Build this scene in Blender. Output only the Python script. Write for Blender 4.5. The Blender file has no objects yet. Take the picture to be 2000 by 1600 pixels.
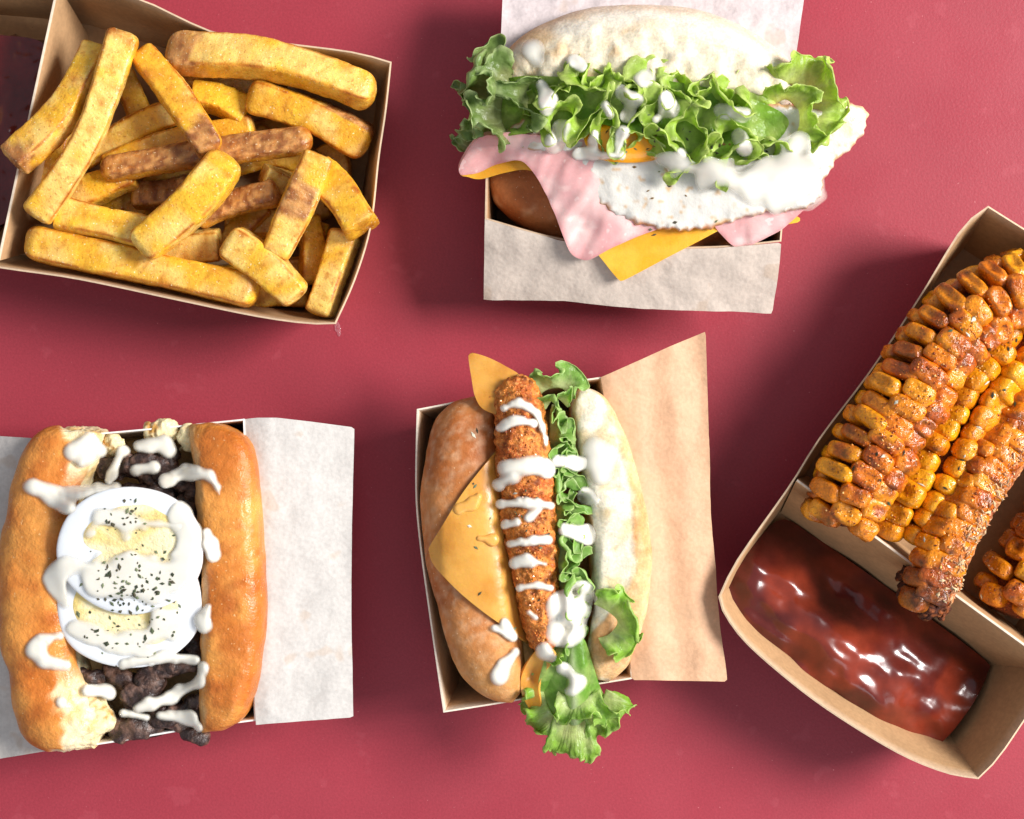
import bpy, bmesh, math, random
import numpy as np
from mathutils import Vector
from mathutils.bvhtree import BVHTree
from mathutils.geometry import delaunay_2d_cdt

# ---------------------------------------------------------------- units
# geometry is built in "units" of 0.19 mm (one pixel of the photograph on the table plane)
S = 0.00019
H = 3158.0                       # camera height over the table in units (0.60 m)
scene = bpy.context.scene
COL = scene.collection

def W(px, py, z):
    k = 1.0 - np.asarray(z, float) / H
    px = np.asarray(px, float); py = np.asarray(py, float)
    x = (px - 1000.0) * k; y = (800.0 - py) * k
    return np.stack(np.broadcast_arrays(x, y, np.asarray(z, float)), -1)

def sl(c):
    c = np.asarray(c, float) / 255.0
    return np.where(c <= 0.04045, c / 12.92, ((c + 0.055) / 1.055) ** 2.4)
def C(r, g, b): return sl([r, g, b])

# ---------------------------------------------------------------- noise
_rs = np.random.RandomState(7)
_perm = np.concatenate([_rs.permutation(256)] * 3)
_grad = _rs.normal(size=(256, 3)); _grad /= np.linalg.norm(_grad, axis=1)[:, None]
def perlin(p, size, seed=0):
    p = np.asarray(p, float) / size + np.array([seed * 17.31, seed * 5.77, seed * 9.13]) + 300.0
    i = np.floor(p).astype(int); f = p - i
    i &= 255
    u = f * f * f * (f * (f * 6 - 15) + 10)
    out = 0
    for dx in (0, 1):
        wx = u[..., 0] if dx else 1 - u[..., 0]
        for dy in (0, 1):
            wy = u[..., 1] if dy else 1 - u[..., 1]
            for dz in (0, 1):
                wz = u[..., 2] if dz else 1 - u[..., 2]
                h = _perm[_perm[_perm[(i[..., 0] + dx) & 255] + ((i[..., 1] + dy) & 255)] + ((i[..., 2] + dz) & 255)]
                g = _grad[h]
                d = f - np.array([dx, dy, dz])
                out = out + wx * wy * wz * (g * d).sum(-1)
    return out * 1.6
def fbm(p, size, seed=0, octs=4, gain=0.5):
    a, t, o = 1.0, 0.0, 0.0
    for k in range(octs):
        o = o + a * perlin(p, size / 2 ** k, seed + k * 3.1); t += a; a *= gain
    return o / t * 1.4
def smooth(x, a, b):
    t = np.clip((x - a) / (b - a), 0, 1); return t * t * (3 - 2 * t)
def mix(a, b, t):
    t = np.asarray(t)[..., None]; return np.asarray(a) * (1 - t) + np.asarray(b) * t

# ---------------------------------------------------------------- curves
def resample(pts, n, closed=False, sub=12):
    P = np.asarray(pts, float)
    m = len(P); out = []
    rng = range(m) if closed else range(m - 1)
    for i in rng:
        if closed: p0, p1, p2, p3 = P[i - 1], P[i], P[(i + 1) % m], P[(i + 2) % m]
        else: p0, p1, p2, p3 = P[max(i - 1, 0)], P[i], P[i + 1], P[min(i + 2, m - 1)]
        for t in np.linspace(0, 1, sub, endpoint=False):
            out.append(0.5 * ((2 * p1) + (-p0 + p2) * t + (2 * p0 - 5 * p1 + 4 * p2 - p3) * t * t + (-p0 + 3 * p1 - 3 * p2 + p3) * t ** 3))
    out.append(P[0] if closed else P[-1])
    Q = np.array(out); d = np.r_[0, np.cumsum(np.linalg.norm(np.diff(Q, axis=0), axis=1))]
    s = np.linspace(0, d[-1], n, endpoint=not closed)
    return np.stack([np.interp(s, d, Q[:, k]) for k in range(Q.shape[1])], -1)
def polyline(pts, n):
    Q = np.asarray(pts, float); d = np.r_[0, np.cumsum(np.linalg.norm(np.diff(Q, axis=0), axis=1))]
    s = np.linspace(0, d[-1], n)
    return np.stack([np.interp(s, d, Q[:, k]) for k in range(Q.shape[1])], -1)
def norm(v): return v / np.maximum(np.linalg.norm(v, axis=-1, keepdims=True), 1e-9)

# ---------------------------------------------------------------- scene objects
def thing(name, label, cat, px, py, z=0, group=None):
    o = bpy.data.objects.new(name, None); COL.objects.link(o)
    o.empty_display_size = 0.01
    o.location = Vector(W(px, py, z) * S)
    o['label'] = label; o['category'] = cat
    if group: o['group'] = group
    return o
REG = {}
def vnormals(v, f4):
    n = np.zeros_like(v)
    a = f4[:, 0]; b = f4[:, 1]; c = f4[:, 2]; d = f4[:, -1]
    fn = np.cross(v[c] - v[a], v[d] - v[b]) if f4.shape[1] == 4 else np.cross(v[b] - v[a], v[c] - v[a])
    for k in range(f4.shape[1]): np.add.at(n, f4[:, k], fn)
    return norm(n)
def build(name, v, faces, mat, parent=None, col=None, reg=None, closed=True, flat=False, sharp=None, kind=None, extra=None, world=False):
    v = np.asarray(v, float)
    me = bpy.data.meshes.new(name)
    fl = [list(map(int, f)) for f in faces]
    base = np.array(parent_loc(parent)) if parent else v.mean(0) * [1, 1, 0] * S
    if parent is None: base[2] = v[:, 2].min() * S
    me.from_pydata((v * S - base).tolist(), [], fl)
    me.update()
    if closed:
        bm = bmesh.new(); bm.from_mesh(me); bmesh.ops.recalc_face_normals(bm, faces=bm.faces); bm.to_mesh(me); bm.free()
    if not flat: me.polygons.foreach_set('use_smooth', [True] * len(me.polygons))
    if sharp: me.set_sharp_from_angle(angle=math.radians(sharp))
    if col is not None:
        a = me.color_attributes.new('col', 'FLOAT_COLOR', 'POINT')
        c4 = np.ones((len(v), 4), np.float32); c4[:, :3] = np.clip(np.broadcast_to(col, (len(v), 3)), 0.0, 1)
        a.data.foreach_set('color', c4.ravel())
    if extra is not None:
        a = me.attributes.new('mask', 'FLOAT', 'POINT'); a.data.foreach_set('value', np.asarray(extra, np.float32))
    me.materials.append(mat)
    o = bpy.data.objects.new(name, me); COL.objects.link(o)
    if parent: o.parent = parent
    else: o.location = Vector(base)
    if kind: o['kind'] = kind
    if reg: REG.setdefault(reg, []).append((v.copy(), fl))
    return o
def parent_loc(p):
    l = np.zeros(3)
    while p is not None: l = l + np.array(p.location); p = p.parent
    return l
def tag(o, label, cat, group=None):
    o['label'] = label; o['category'] = cat
    if group: o['group'] = group
    return o

# ---------------------------------------------------------------- surfaces
def grid_faces(m, n, wrap=False):
    f = []
    for i in range(m - 1):
        for j in range(n if wrap else n - 1):
            k = (j + 1) % n
            f.append((i * n + j, i * n + k, (i + 1) * n + k, (i + 1) * n + j))
    return f
def endround(u, e, p=2.2):
    a = np.abs(2 * u - 1); t = np.clip((a - (1 - e)) / e, 0, 1)
    return np.maximum(1 - t ** p, 0) ** (1 / p)
def ustations(n, e):
    u = np.linspace(0, 1, n)
    k = max(6, n // 5)
    th = np.linspace(0, math.pi / 2, k)
    s = (1 - np.cos(th)) * e / 2
    mid = np.linspace(e / 2, 1 - e / 2, n)[1:-1]
    return np.concatenate([s, mid, 1 - s[::-1]])
def loft(spine, a, b_up, b_dn, ex=2.0, nseg=28, n=40, e=0.15, p=2.2, roll=0.0, up=None):
    """tube of superellipse section along a spine (world units); returns verts, faces, u, theta, radial normals"""
    u = ustations(n, e)[1:-1]
    sp = resample(spine, 400); su = np.linspace(0, 1, 400)
    P = np.stack([np.interp(u, su, sp[:, k]) for k in range(3)], -1)
    T = np.gradient(sp, axis=0); T = norm(np.stack([np.interp(u, su, T[:, k]) for k in range(3)], -1))
    Z = np.array([0, 0, 1.0]) if up is None else np.asarray(up, float)
    side = norm(np.cross(T, Z)); upv = np.cross(side, T)
    r = endround(u, e, p)
    def arr(q): return np.interp(u, np.linspace(0, 1, len(q)), q) if np.ndim(q) else np.full(len(u), float(q))
    a, b_up, b_dn, rl = arr(a) * r, arr(b_up) * r, arr(b_dn) * r, arr(roll)
    th = np.linspace(0, 2 * math.pi, nseg, endpoint=False)
    cx = np.sign(np.cos(th)) * np.abs(np.cos(th)) ** (2 / ex); sx = np.sign(np.sin(th)) * np.abs(np.sin(th)) ** (2 / ex)
    X = a[:, None] * cx; Y = np.where(sx > 0, b_up[:, None] * sx, b_dn[:, None] * sx)
    cr, sr = np.cos(rl)[:, None], np.sin(rl)[:, None]
    X, Y = X * cr - Y * sr, X * sr + Y * cr
    V = P[:, None] + side[:, None] * X[..., None] + upv[:, None] * Y[..., None]
    m = len(u)
    v = np.concatenate([V.reshape(-1, 3), [sp[0]], [sp[-1]]])
    f = grid_faces(m, nseg, True)
    i0, i1 = m * nseg, m * nseg + 1
    f += [(i0, (j + 1) % nseg, j) for j in range(nseg)]
    f += [(i1, (m - 1) * nseg + j, (m - 1) * nseg + (j + 1) % nseg) for j in range(nseg)]
    uu = np.r_[np.repeat(u, nseg), 0, 1]; tt = np.r_[np.tile(th, m), 0, 0]
    return v, f, uu, tt
def fix_norm(v, f):
    """outward-ish vertex normals for a closed mesh"""
    q = np.array([x for x in f if len(x) == 4]); n = vnormals(v, q)
    t = [x for x in f if len(x) == 3]
    c = v.mean(0)
    if t:
        for i in {x[0] for x in t}: n[i] = norm(v[i] - c)
    s = np.sign(((v - c) * n).sum(-1).mean() or 1)
    m = np.ones(len(v), bool)
    for x in t: m[x[0]] = False
    n[m] *= np.sign(((v[m] - c) * n[m]).sum()) or 1
    return n
def loft_edges(L, R, zc, hu, hd, ex=2.2, nseg=40, n=60, pw=0.55):
    """pillow between two edge curves in photo pixels at height zc"""
    L = resample(L, 300); R = resample(R, 300)
    t = np.linspace(0, 1, 300)
    u = (1 - np.cos(np.linspace(0, math.pi, n))) / 2 * 0.5 + np.linspace(0, 1, n) * 0.5
    u = u[1:-1]
    def at(Q): return np.stack([np.interp(u, t, Q[:, k]) for k in range(2)], -1)
    def arr(q): return np.interp(u, np.linspace(0, 1, len(q)), q) if np.ndim(q) else np.full(len(u), float(q))
    z = arr(zc)
    l, r = at(L), at(R)
    l = W(l[:, 0], l[:, 1], z); r = W(r[:, 0], r[:, 1], z)
    mid = (l + r) / 2; half = (r - l) / 2; hw = np.linalg.norm(half, axis=1)
    k = np.clip(hw / hw.max(), 0, 1) ** pw
    U, D = arr(hu) * k, arr(hd) * k
    th = np.linspace(0, 2 * math.pi, nseg, endpoint=False)
    cx = np.sign(np.cos(th)) * np.abs(np.cos(th)) ** (2 / ex); sx = np.sign(np.sin(th)) * np.abs(np.sin(th)) ** (2 / ex)
    V = mid[:, None] + half[:, None] * cx[None, :, None]
    V[..., 2] += np.where(sx > 0, U[:, None] * sx, D[:, None] * sx)
    m = len(u)
    e0 = (L[0] + R[0]) / 2; e1 = (L[-1] + R[-1]) / 2
    v = np.concatenate([V.reshape(-1, 3), [W(e0[0], e0[1], z[0])], [W(e1[0], e1[1], z[-1])]])
    f = grid_faces(m, nseg, True); i0, i1 = m * nseg, m * nseg + 1
    f += [(i0, (j + 1) % nseg, j) for j in range(nseg)]
    f += [(i1, (m - 1) * nseg + j, (m - 1) * nseg + (j + 1) % nseg) for j in range(nseg)]
    return v, f, np.r_[np.repeat(u, nseg), 0, 1], np.r_[np.tile(th, m), 0, 0]
def unW(v):
    k = 1.0 - v[:, 2] / H
    return v[:, 0] / k + 1000.0, 800.0 - v[:, 1] / k
def segdist(p, poly, closed=True):
    """distance of points (n,2) to polyline"""
    q = np.asarray(poly, float); a = q if closed else q[:-1]; b = np.roll(q, -1, 0) if closed else q[1:]
    d = np.full(len(p), 1e9)
    for i in range(len(a)):
        ab = b[i] - a[i]; t = np.clip(((p - a[i]) @ ab) / max(ab @ ab, 1e-9), 0, 1)
        d = np.minimum(d, np.linalg.norm(p - (a[i] + t[:, None] * ab), axis=1))
    return d
def inside(p, poly):
    q = np.asarray(poly, float); r = np.roll(q, -1, 0)
    c = np.zeros(len(p), bool)
    for (x1, y1), (x2, y2) in zip(q, r):
        if y1 == y2: continue
        m = ((y1 > p[:, 1]) != (y2 > p[:, 1])) & (p[:, 0] < (x2 - x1) * (p[:, 1] - y1) / (y2 - y1) + x1)
        c ^= m
    return c
def fill(outline, res, rings=()):
    """triangulated points inside an outline (photo px): pts, tris, distance to outline"""
    o = np.asarray(outline, float)
    lo, hi = o.min(0), o.max(0)
    gx, gy = np.meshgrid(np.arange(lo[0], hi[0] + res, res), np.arange(lo[1], hi[1] + res * .87, res * .87))
    gx = gx + (np.arange(gx.shape[0]) % 2)[:, None] * res / 2
    g = np.stack([gx.ravel(), gy.ravel()], -1)
    g = g[inside(g, o)]
    d = segdist(g, o)
    last = max([res * .6] + list(rings)) if len(rings) else res * .6
    g = g[d > last + (res * .4 if len(rings) else 0)]
    extra = []
    area = 0.5 * np.sum(o[:, 0] * np.roll(o[:, 1], -1) - np.roll(o[:, 0], -1) * o[:, 1])
    t = norm(np.roll(o, -1, 0) - np.roll(o, 1, 0)); nn = np.stack([-t[:, 1], t[:, 0]], -1) * np.sign(area)
    for r in rings:
        q = o + nn * r; ok = inside(q, o); q = q[ok]; dd = segdist(q, o); extra.append(q[dd > r * .8])
    pts = np.concatenate([o] + extra + [g])
    r = delaunay_2d_cdt([Vector(p) for p in pts], [], [list(range(len(o)))], 1, 1e-4)
    P = np.array([tuple(p) for p in r[0]])
    return P, [tuple(f) for f in r[2]], segdist(P, o)
def rbf(ctrl):
    c = np.asarray(ctrl, float); X = c[:, :2] / 100.0
    def U(r2): return np.where(r2 > 1e-12, r2 * np.log(np.maximum(r2, 1e-12)), 0)
    n = len(X); K = U(((X[:, None] - X[None]) ** 2).sum(-1)) + np.eye(n) * 0.01
    Pm = np.c_[np.ones(n), X]; A = np.block([[K, Pm], [Pm.T, np.zeros((3, 3))]])
    w = np.linalg.solve(A, np.r_[c[:, 2], 0, 0, 0])
    def fn(x, y):
        q = np.stack([x, y], -1) / 100.0
        return U(((q[:, None] - X[None]) ** 2).sum(-1)) @ w[:n] + w[n] + q @ w[n + 1:]
    return fn
def sheet(name, outline, zf, thick, mat, parent, colf, res=9, reg=None, sm=True, n=None, rings=(), round_edge=0, wr=None, sharp=50):
    o = np.asarray(outline, float)
    if sm:
        per = np.linalg.norm(np.roll(o, -1, 0) - o, axis=1).sum(); o = resample(o, n or int(per / res * 1.2), True)
    else:
        q = np.concatenate([o, o[:1]]); per = np.linalg.norm(np.diff(q, axis=0), axis=1).sum(); o = polyline(q, int(per / res * 1.2) + 1)[:-1]
    P, F, d = fill(o, res, rings)
    z = zf(P[:, 0], P[:, 1])
    th = np.full(len(P), float(thick))
    if round_edge: th = thick * np.sqrt(np.clip(1 - (1 - np.clip(d / round_edge, 0, 1)) ** 2, 0.02, 1))
    top = W(P[:, 0], P[:, 1], z)
    tri = np.array(F); nn = vnormals(top, tri); nn *= np.sign(nn[:, 2:3] + 1e-9)
    top = top + nn * (th[:, None] - thick)
    if wr is not None: top = top + nn * wr(P[:, 0], P[:, 1], d)[:, None]
    bot = W(P[:, 0], P[:, 1], z) - nn * thick
    k = len(P)
    bnd = {}
    for a, b, c in F:
        for e in ((a, b), (b, c), (c, a)): bnd[e] = 1
    edges = [e for e in bnd if (e[1], e[0]) not in bnd]
    faces = [f for f in F] + [(c + k, b + k, a + k) for a, b, c in F] + [(b, a, a + k, b + k) for a, b in edges]
    v = np.concatenate([top, bot])
    col = colf(np.r_[P[:, 0], P[:, 0]], np.r_[P[:, 1], P[:, 1]], np.r_[d, d], v)
    return build(name, v, faces, mat, parent, col, reg, sharp=sharp)
def blur(a, s):
    r = int(s * 2.5) + 1; k = np.exp(-0.5 * (np.arange(-r, r + 1) / s) ** 2); k /= k.sum()
    for ax in (0, 1):
        p = np.pad(a, [(r, r) if i == ax else (0, 0) for i in (0, 1)], mode='edge')
        a = np.apply_along_axis(lambda m: np.convolve(m, k, 'valid'), ax, p)
    return a
def maxf(a, r):
    for ax in (0, 1):
        p = np.pad(a, [(r, r) if i == ax else (0, 0) for i in (0, 1)], mode='edge'); n = a.shape[ax]
        a = np.max([np.take(p, range(i, i + n), axis=ax) for i in range(2 * r + 1)], axis=0)
    return a
_BV = {}
def bvh(groups):
    key = tuple((g, len(REG.get(g, []))) for g in groups)
    if key not in _BV:
        vs, fs, b = [], [], 0
        for g in groups:
            for v, f in REG.get(g, []):
                vs.append(v); fs += [tuple(i + b for i in q) for q in f]; b += len(v)
        _BV[key] = BVHTree.FromPolygons(np.concatenate(vs).tolist(), fs)
    return _BV[key]
CAM = Vector((0, 0, H))
def hitz(b, x, y):
    t = Vector(W(x, y, 0.0)); d = (t - CAM).normalized()
    h = b.ray_cast(CAM, d)
    return h
class Drape:
    """heights of what lies under a patch of the photo, smoothed like a soft sheet or thick sauce"""
    def __init__(s, groups, box, step=4, mf=3, sg=2.0, tight=0.5, floor=10):
        b = bvh(groups); s.x = np.arange(box[0], box[2] + step, step); s.y = np.arange(box[1], box[3] + step, step); s.step = step
        Z = np.full((len(s.y), len(s.x)), float(floor))
        for i, y in enumerate(s.y):
            for j, x in enumerate(s.x):
                h = hitz(b, x, y)
                if h[0] is not None: Z[i, j] = h[0].z
        m = blur(maxf(Z, mf), sg); s.raw = Z
        s.Z = blur(np.maximum(Z, m) * (1 - tight) + tight * m, max(sg * .5, .6))
    def __call__(s, x, y):
        fx = np.clip((np.asarray(x) - s.x[0]) / s.step, 0, len(s.x) - 1.001); fy = np.clip((np.asarray(y) - s.y[0]) / s.step, 0, len(s.y) - 1.001)
        i, j = fy.astype(int), fx.astype(int); u, v = fx - j, fy - i
        return s.Z[i, j] * (1 - u) * (1 - v) + s.Z[i, j + 1] * u * (1 - v) + s.Z[i + 1, j] * (1 - u) * v + s.Z[i + 1, j + 1] * u * v
def capsules(p, chains, k):
    d = None
    for ch in chains:
        if len(ch) == 1: ch = [ch[0], ch[0]]
        for (x1, y1, r1), (x2, y2, r2) in zip(ch[:-1], ch[1:]):
            a = np.array([x1, y1], float); ab = np.array([x2 - x1, y2 - y1], float)
            t = np.clip(((p - a) @ ab) / max(ab @ ab, 1e-9), 0, 1)
            q = np.linalg.norm(p - (a + t[:, None] * ab), axis=1) - (r1 + (r2 - r1) * t)
            if d is None: d = q
            else:
                h = np.clip(0.5 + 0.5 * (d - q) / k, 0, 1); d = d * (1 - h) + q * h - k * h * (1 - h)
    return d
def allr(chains): return [c[2] for ch in chains for c in ch]
def sauce(name, chains, groups, mat, parent, colf, T=10, w=16, k=10, step=3.0, reg=None, rag=2.5, seed=0, mf=4, sg=2.5, tight=.6, lift=0.0, rip=0.0, raw=False):
    if not raw: mf, sg, rag = mf + 1, sg + 1.2, rag * 1.1
    w = max(w, np.median(allr(chains)) * 1.15)
    if np.median(allr(chains)) < 24: chains = [[(x, y, r * .84) for x, y, r in ch] for ch in chains]; T = T * .8
    rq = random.Random(seed * 7 + 3); more = []
    for ch in chains:
        for (x1, y1, r1), (x2, y2, r2) in zip(ch[:-1], ch[1:]):
            ln = math.hypot(x2 - x1, y2 - y1)
            for _ in range(int(ln / 26) + (1 if rq.random() < .4 else 0)):
                t = rq.random(); r = (r1 + (r2 - r1) * t); a = rq.uniform(0, 6.28); more.append([(x1 + (x2 - x1) * t + math.cos(a) * r * .55, y1 + (y2 - y1) * t + math.sin(a) * r * .55, r * rq.uniform(.6, .95))])
        x, y, r = ch[rq.choice((0, -1))]; more.append([(x, y, r * rq.uniform(1.05, 1.3))])
    chains = list(chains) + more
    allp = np.array([c for ch in chains for c in ch]); m = allp[:, 2].max() + 14
    box = (allp[:, 0].min() - m, allp[:, 1].min() - m, allp[:, 0].max() + m, allp[:, 1].max() + m)
    D = Drape(groups, box, 4, mf, sg, tight)
    xs = np.arange(box[0], box[2], step); ys = np.arange(box[1], box[3], step)
    gx, gy = np.meshgrid(xs, ys); p = np.stack([gx.ravel(), gy.ravel()], -1)
    def sd(q):
        q3 = np.c_[q, np.full(len(q), seed * 31.0)]
        return capsules(q, chains, k) + rag * 1.5 * fbm(q3, 44, seed, 1)
    d = sd(p); ny, nx = gx.shape
    keep = d.reshape(ny, nx) < step * 0.5
    idx = -np.ones((ny, nx), int); F = []; used = []
    for i in range(ny - 1):
        for j in range(nx - 1):
            if keep[i, j] and keep[i + 1, j] and keep[i, j + 1] and keep[i + 1, j + 1]:
                F.append((i * nx + j, i * nx + j + 1, (i + 1) * nx + j + 1, (i + 1) * nx + j))
    u = np.unique(np.array(F)); mp = -np.ones(ny * nx, int); mp[u] = np.arange(len(u))
    F = [tuple(mp[list(f)]) for f in F]; q = p[u]
    cnt = np.zeros(len(q)); edge = {}
    for f in F:
        for a, b in zip(f, f[1:] + f[:1]): edge[(a, b)] = 1
    bnd = [e for e in edge if (e[1], e[0]) not in edge]
    bi = np.unique(np.array(bnd))
    for _ in range(3):
        qq = q[bi]; e = 0.7
        g = np.stack([sd(qq + [e, 0]) - sd(qq - [e, 0]), sd(qq + [0, e]) - sd(qq - [0, e])], -1) / (2 * e)
        dd = sd(qq); st = -g * (dd / np.maximum((g * g).sum(-1), .3))[:, None]
        L = np.linalg.norm(st, axis=1, keepdims=True); q[bi] = qq + st * np.minimum(1, step * 1.2 / np.maximum(L, 1e-6))
    d = sd(q); d[bi] = 0
    t = np.clip(-d / w, 0, 1)
    h = T * np.clip(1 - (1 - t) ** 2.1, 0, 1) ** .8
    z = D(q[:, 0], q[:, 1]) + lift
    q3 = np.c_[q, np.zeros(len(q))]
    top = W(q[:, 0], q[:, 1], z + h * (1 + .18 * fbm(q3, 60, seed + 5, 1)) + rip * t * fbm(q3, 18, seed + 9, 2)); top[bi, 2] -= 1.0
    bot = W(q[:, 0], q[:, 1], z - 5)
    n = len(q)
    faces = F + [tuple(i + n for i in f[::-1]) for f in F] + [(b, a, a + n, b + n) for a, b in bnd]
    v = np.concatenate([top, bot])
    return build(name, v, faces, mat, parent, colf(np.r_[q, q], np.r_[-d, -d], v), reg, extra=np.clip(np.r_[h, h] / max(T, 1e-6), 0, 1))

# ---------------------------------------------------------------- materials
def mat(name, rough=.5, spec=.5, sss=0, sss_r=(1, .4, .2), sss_s=8, coat=0, coat_r=.1, bumps=(), var=(), specks=(), rvar=None, transl=0, color=None, ior=1.45, sheen=0, thin=0):
    m = bpy.data.materials.new(name); m.use_nodes = True; nt = m.node_tree; N = nt.nodes; Lk = nt.links
    b = N['Principled BSDF']
    b.inputs['Roughness'].default_value = rough; b.inputs['Specular IOR Level'].default_value = spec; b.inputs['IOR'].default_value = ior
    if sss:
        b.inputs['Subsurface Weight'].default_value = sss; b.inputs['Subsurface Radius'].default_value = sss_r; b.inputs['Subsurface Scale'].default_value = sss_s * S
    if coat: b.inputs['Coat Weight'].default_value = coat; b.inputs['Coat Roughness'].default_value = coat_r
    if sheen: b.inputs['Sheen Weight'].default_value = sheen
    tc = N.new('ShaderNodeTexCoord'); info = N.new('ShaderNodeObjectInfo')
    off = N.new('ShaderNodeVectorMath'); off.operation = 'MULTIPLY_ADD'
    Lk.new(info.outputs['Random'], off.inputs[0]); off.inputs[1].default_value = (.37, .71, .53); Lk.new(tc.outputs['Object'], off.inputs[2])
    co = off.outputs[0]
    def noise(size, detail=3, rgh=.55):
        n = N.new('ShaderNodeTexNoise'); n.inputs['Scale'].default_value = 1 / (size * S); n.inputs['Detail'].default_value = detail; n.inputs['Roughness'].default_value = rgh
        Lk.new(co, n.inputs['Vector']); return n.outputs['Fac']
    def mr(src, a, c, lo=0, hi=1):
        r = N.new('ShaderNodeMapRange'); r.inputs['From Min'].default_value = a; r.inputs['From Max'].default_value = c; r.inputs['To Min'].default_value = lo; r.inputs['To Max'].default_value = hi
        r.interpolation_type = 'SMOOTHSTEP'; Lk.new(src, r.inputs['Value']); return r.outputs['Result']
    if color is None:
        at = N.new('ShaderNodeAttribute'); at.attribute_name = 'col'; cur = at.outputs['Color']
    else:
        rg = N.new('ShaderNodeRGB'); rg.outputs[0].default_value = (*color, 1); cur = rg.outputs[0]
    def mixc(mode, fac, a, bcol):
        x = N.new('ShaderNodeMix'); x.data_type = 'RGBA'; x.blend_type = mode
        if hasattr(fac, 'links'): Lk.new(fac, x.inputs[0])
        else: x.inputs[0].default_value = fac
        Lk.new(a, x.inputs[6])
        if hasattr(bcol, 'links'): Lk.new(bcol, x.inputs[7])
        else: x.inputs[7].default_value = (*bcol, 1)
        return x.outputs[2]
    for size, amt in var:      # lightness mottling
        f = mr(noise(size), .3, .7, 1 - amt, 1 + amt)
        v = N.new('ShaderNodeVectorMath'); v.operation = 'SCALE'; Lk.new(cur, v.inputs[0]); Lk.new(f, v.inputs['Scale']); cur = v.outputs[0]
    for size, thr, c, amt in specks:   # spots of another colour
        f = mr(noise(size, 2), thr, thr + .06, 0, amt); cur = mixc('MIX', f, cur, c)
    Lk.new(cur, b.inputs['Base Color'])
    if rvar:
        f = mr(noise(rvar[0]), .35, .65, rvar[1], rvar[2]); Lk.new(f, b.inputs['Roughness'])
    prev = None
    for size, dist, det in bumps:
        bp = N.new('ShaderNodeBump'); bp.inputs['Distance'].default_value = dist * S; bp.inputs['Strength'].default_value = 1
        Lk.new(noise(size, det, .6), bp.inputs['Height'])
        if prev: Lk.new(prev, bp.inputs['Normal'])
        prev = bp.outputs['Normal']
    if prev: Lk.new(prev, b.inputs['Normal'])
    if prev and coat: Lk.new(prev, b.inputs['Coat Normal'])
    if thin:
        am = N.new('ShaderNodeAttribute'); am.attribute_name = 'mask'; Lk.new(mr(am.outputs['Fac'], 0, .95, thin, .95), b.inputs['Alpha'])
    if transl:
        tr = N.new('ShaderNodeBsdfTranslucent'); ms = N.new('ShaderNodeMixShader'); ms.inputs[0].default_value = transl
        Lk.new(cur, tr.inputs['Color']); Lk.new(b.outputs[0], ms.inputs[1]); Lk.new(tr.outputs[0], ms.inputs[2]); Lk.new(ms.outputs[0], N['Material Output'].inputs['Surface'])
    return m
# ---------------------------------------------------------------- materials used
MT = {}
MT['kraft'] = mat('kraft_card', .62, .35, var=((60, .06), (9, .07)), bumps=((5, .5, 3),), specks=((4, .68, tuple(C(120, 84, 54)), .35),))
MT['kraft_edge'] = mat('card_edge', .7, .3, var=((20, .06),), bumps=((5, .4, 2),))
MT['paper'] = mat('greaseproof_paper', .55, .3, var=((70, .05), (7, .06)), bumps=((60, 5, 3), (7, .5, 2)), specks=((70, .60, tuple(C(190, 158, 126)), .32), (3.5, .70, tuple(C(178, 150, 124)), .4)), transl=.15)
MT['fry'] = mat('fried_potato', .40, .4, sss=.3, sss_r=(1, .6, .2), sss_s=9, var=((40, .06), (9, .07)), bumps=((16, 2.2, 3), (4.5, 1.1, 3)),
                specks=((11, .60, tuple(C(196, 116, 34)), .4), (6, .64, tuple(C(168, 92, 28)), .5), (4.5, .69, tuple(C(110, 62, 28)), .6), (4.2, .67, tuple(C(255, 240, 200)), .85)), rvar=(9, .22, .5), coat=.12, coat_r=.25)
MT['bread'] = mat('bread_crust', .5, .3, sss=.15, sss_r=(1, .5, .25), sss_s=10, var=((50, .08), (8, .07)), bumps=((30, 3, 4), (5, .8, 3)), specks=((6, .69, tuple(C(245, 225, 190)), .4),))
MT['glazed'] = mat('glazed_crust', .33, .45, sss=.12, sss_r=(1, .5, .2), sss_s=9, var=((60, .10), (12, .07)), bumps=((34, 4, 4), (9, 1.9, 3), (4, .5, 2)), specks=((7, .68, tuple(C(248, 214, 160)), .55),), rvar=(30, .26, .45))
MT['crumb'] = mat('bread_crumb', .8, .2, sss=.3, sss_r=(1, .7, .45), sss_s=10, var=((16, .10), (5, .10)), bumps=((26, 2.4, 3), (6, .7, 2)))
MT['cheese'] = mat('cheese_slice', .34, .45, sss=.35, sss_r=(1, .5, .08), sss_s=10, var=((60, .05), (10, .03)), bumps=((40, 1.5, 3), (6, .25, 2)), rvar=(30, .25, .45))
MT['ham'] = mat('cooked_ham', .36, .5, sss=.35, sss_r=(1, .45, .35), sss_s=10, var=((60, .05), (9, .02)), bumps=((60, 2, 2), (9, .25, 2)), specks=((22, .64, tuple(C(248, 222, 216)), .45),), rvar=(24, .2, .42))
MT['egg'] = mat('egg_white', .26, .5, sss=.25, sss_r=(1, .9, .75), sss_s=8, var=((30, .03),), bumps=((30, 2.2, 4), (7, .6, 3)), rvar=(20, .2, .45))
MT['yolk'] = mat('soft_yolk', .2, .55, sss=.3, sss_r=(1, .5, .05), sss_s=10, var=((25, .05),), bumps=((20, 1, 2),))
MT['boiled'] = mat('boiled_egg_white', .24, .5, sss=.3, sss_r=(1, .95, .9), sss_s=9, var=((40, .02),), bumps=((30, .6, 2),))
MT['boiledyolk'] = mat('boiled_yolk', .8, .25, sss=.2, sss_r=(1, .7, .2), sss_s=6, var=((20, .06), (5, .04)), bumps=((22, 4, 4), (6, 1.0, 2)))
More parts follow.
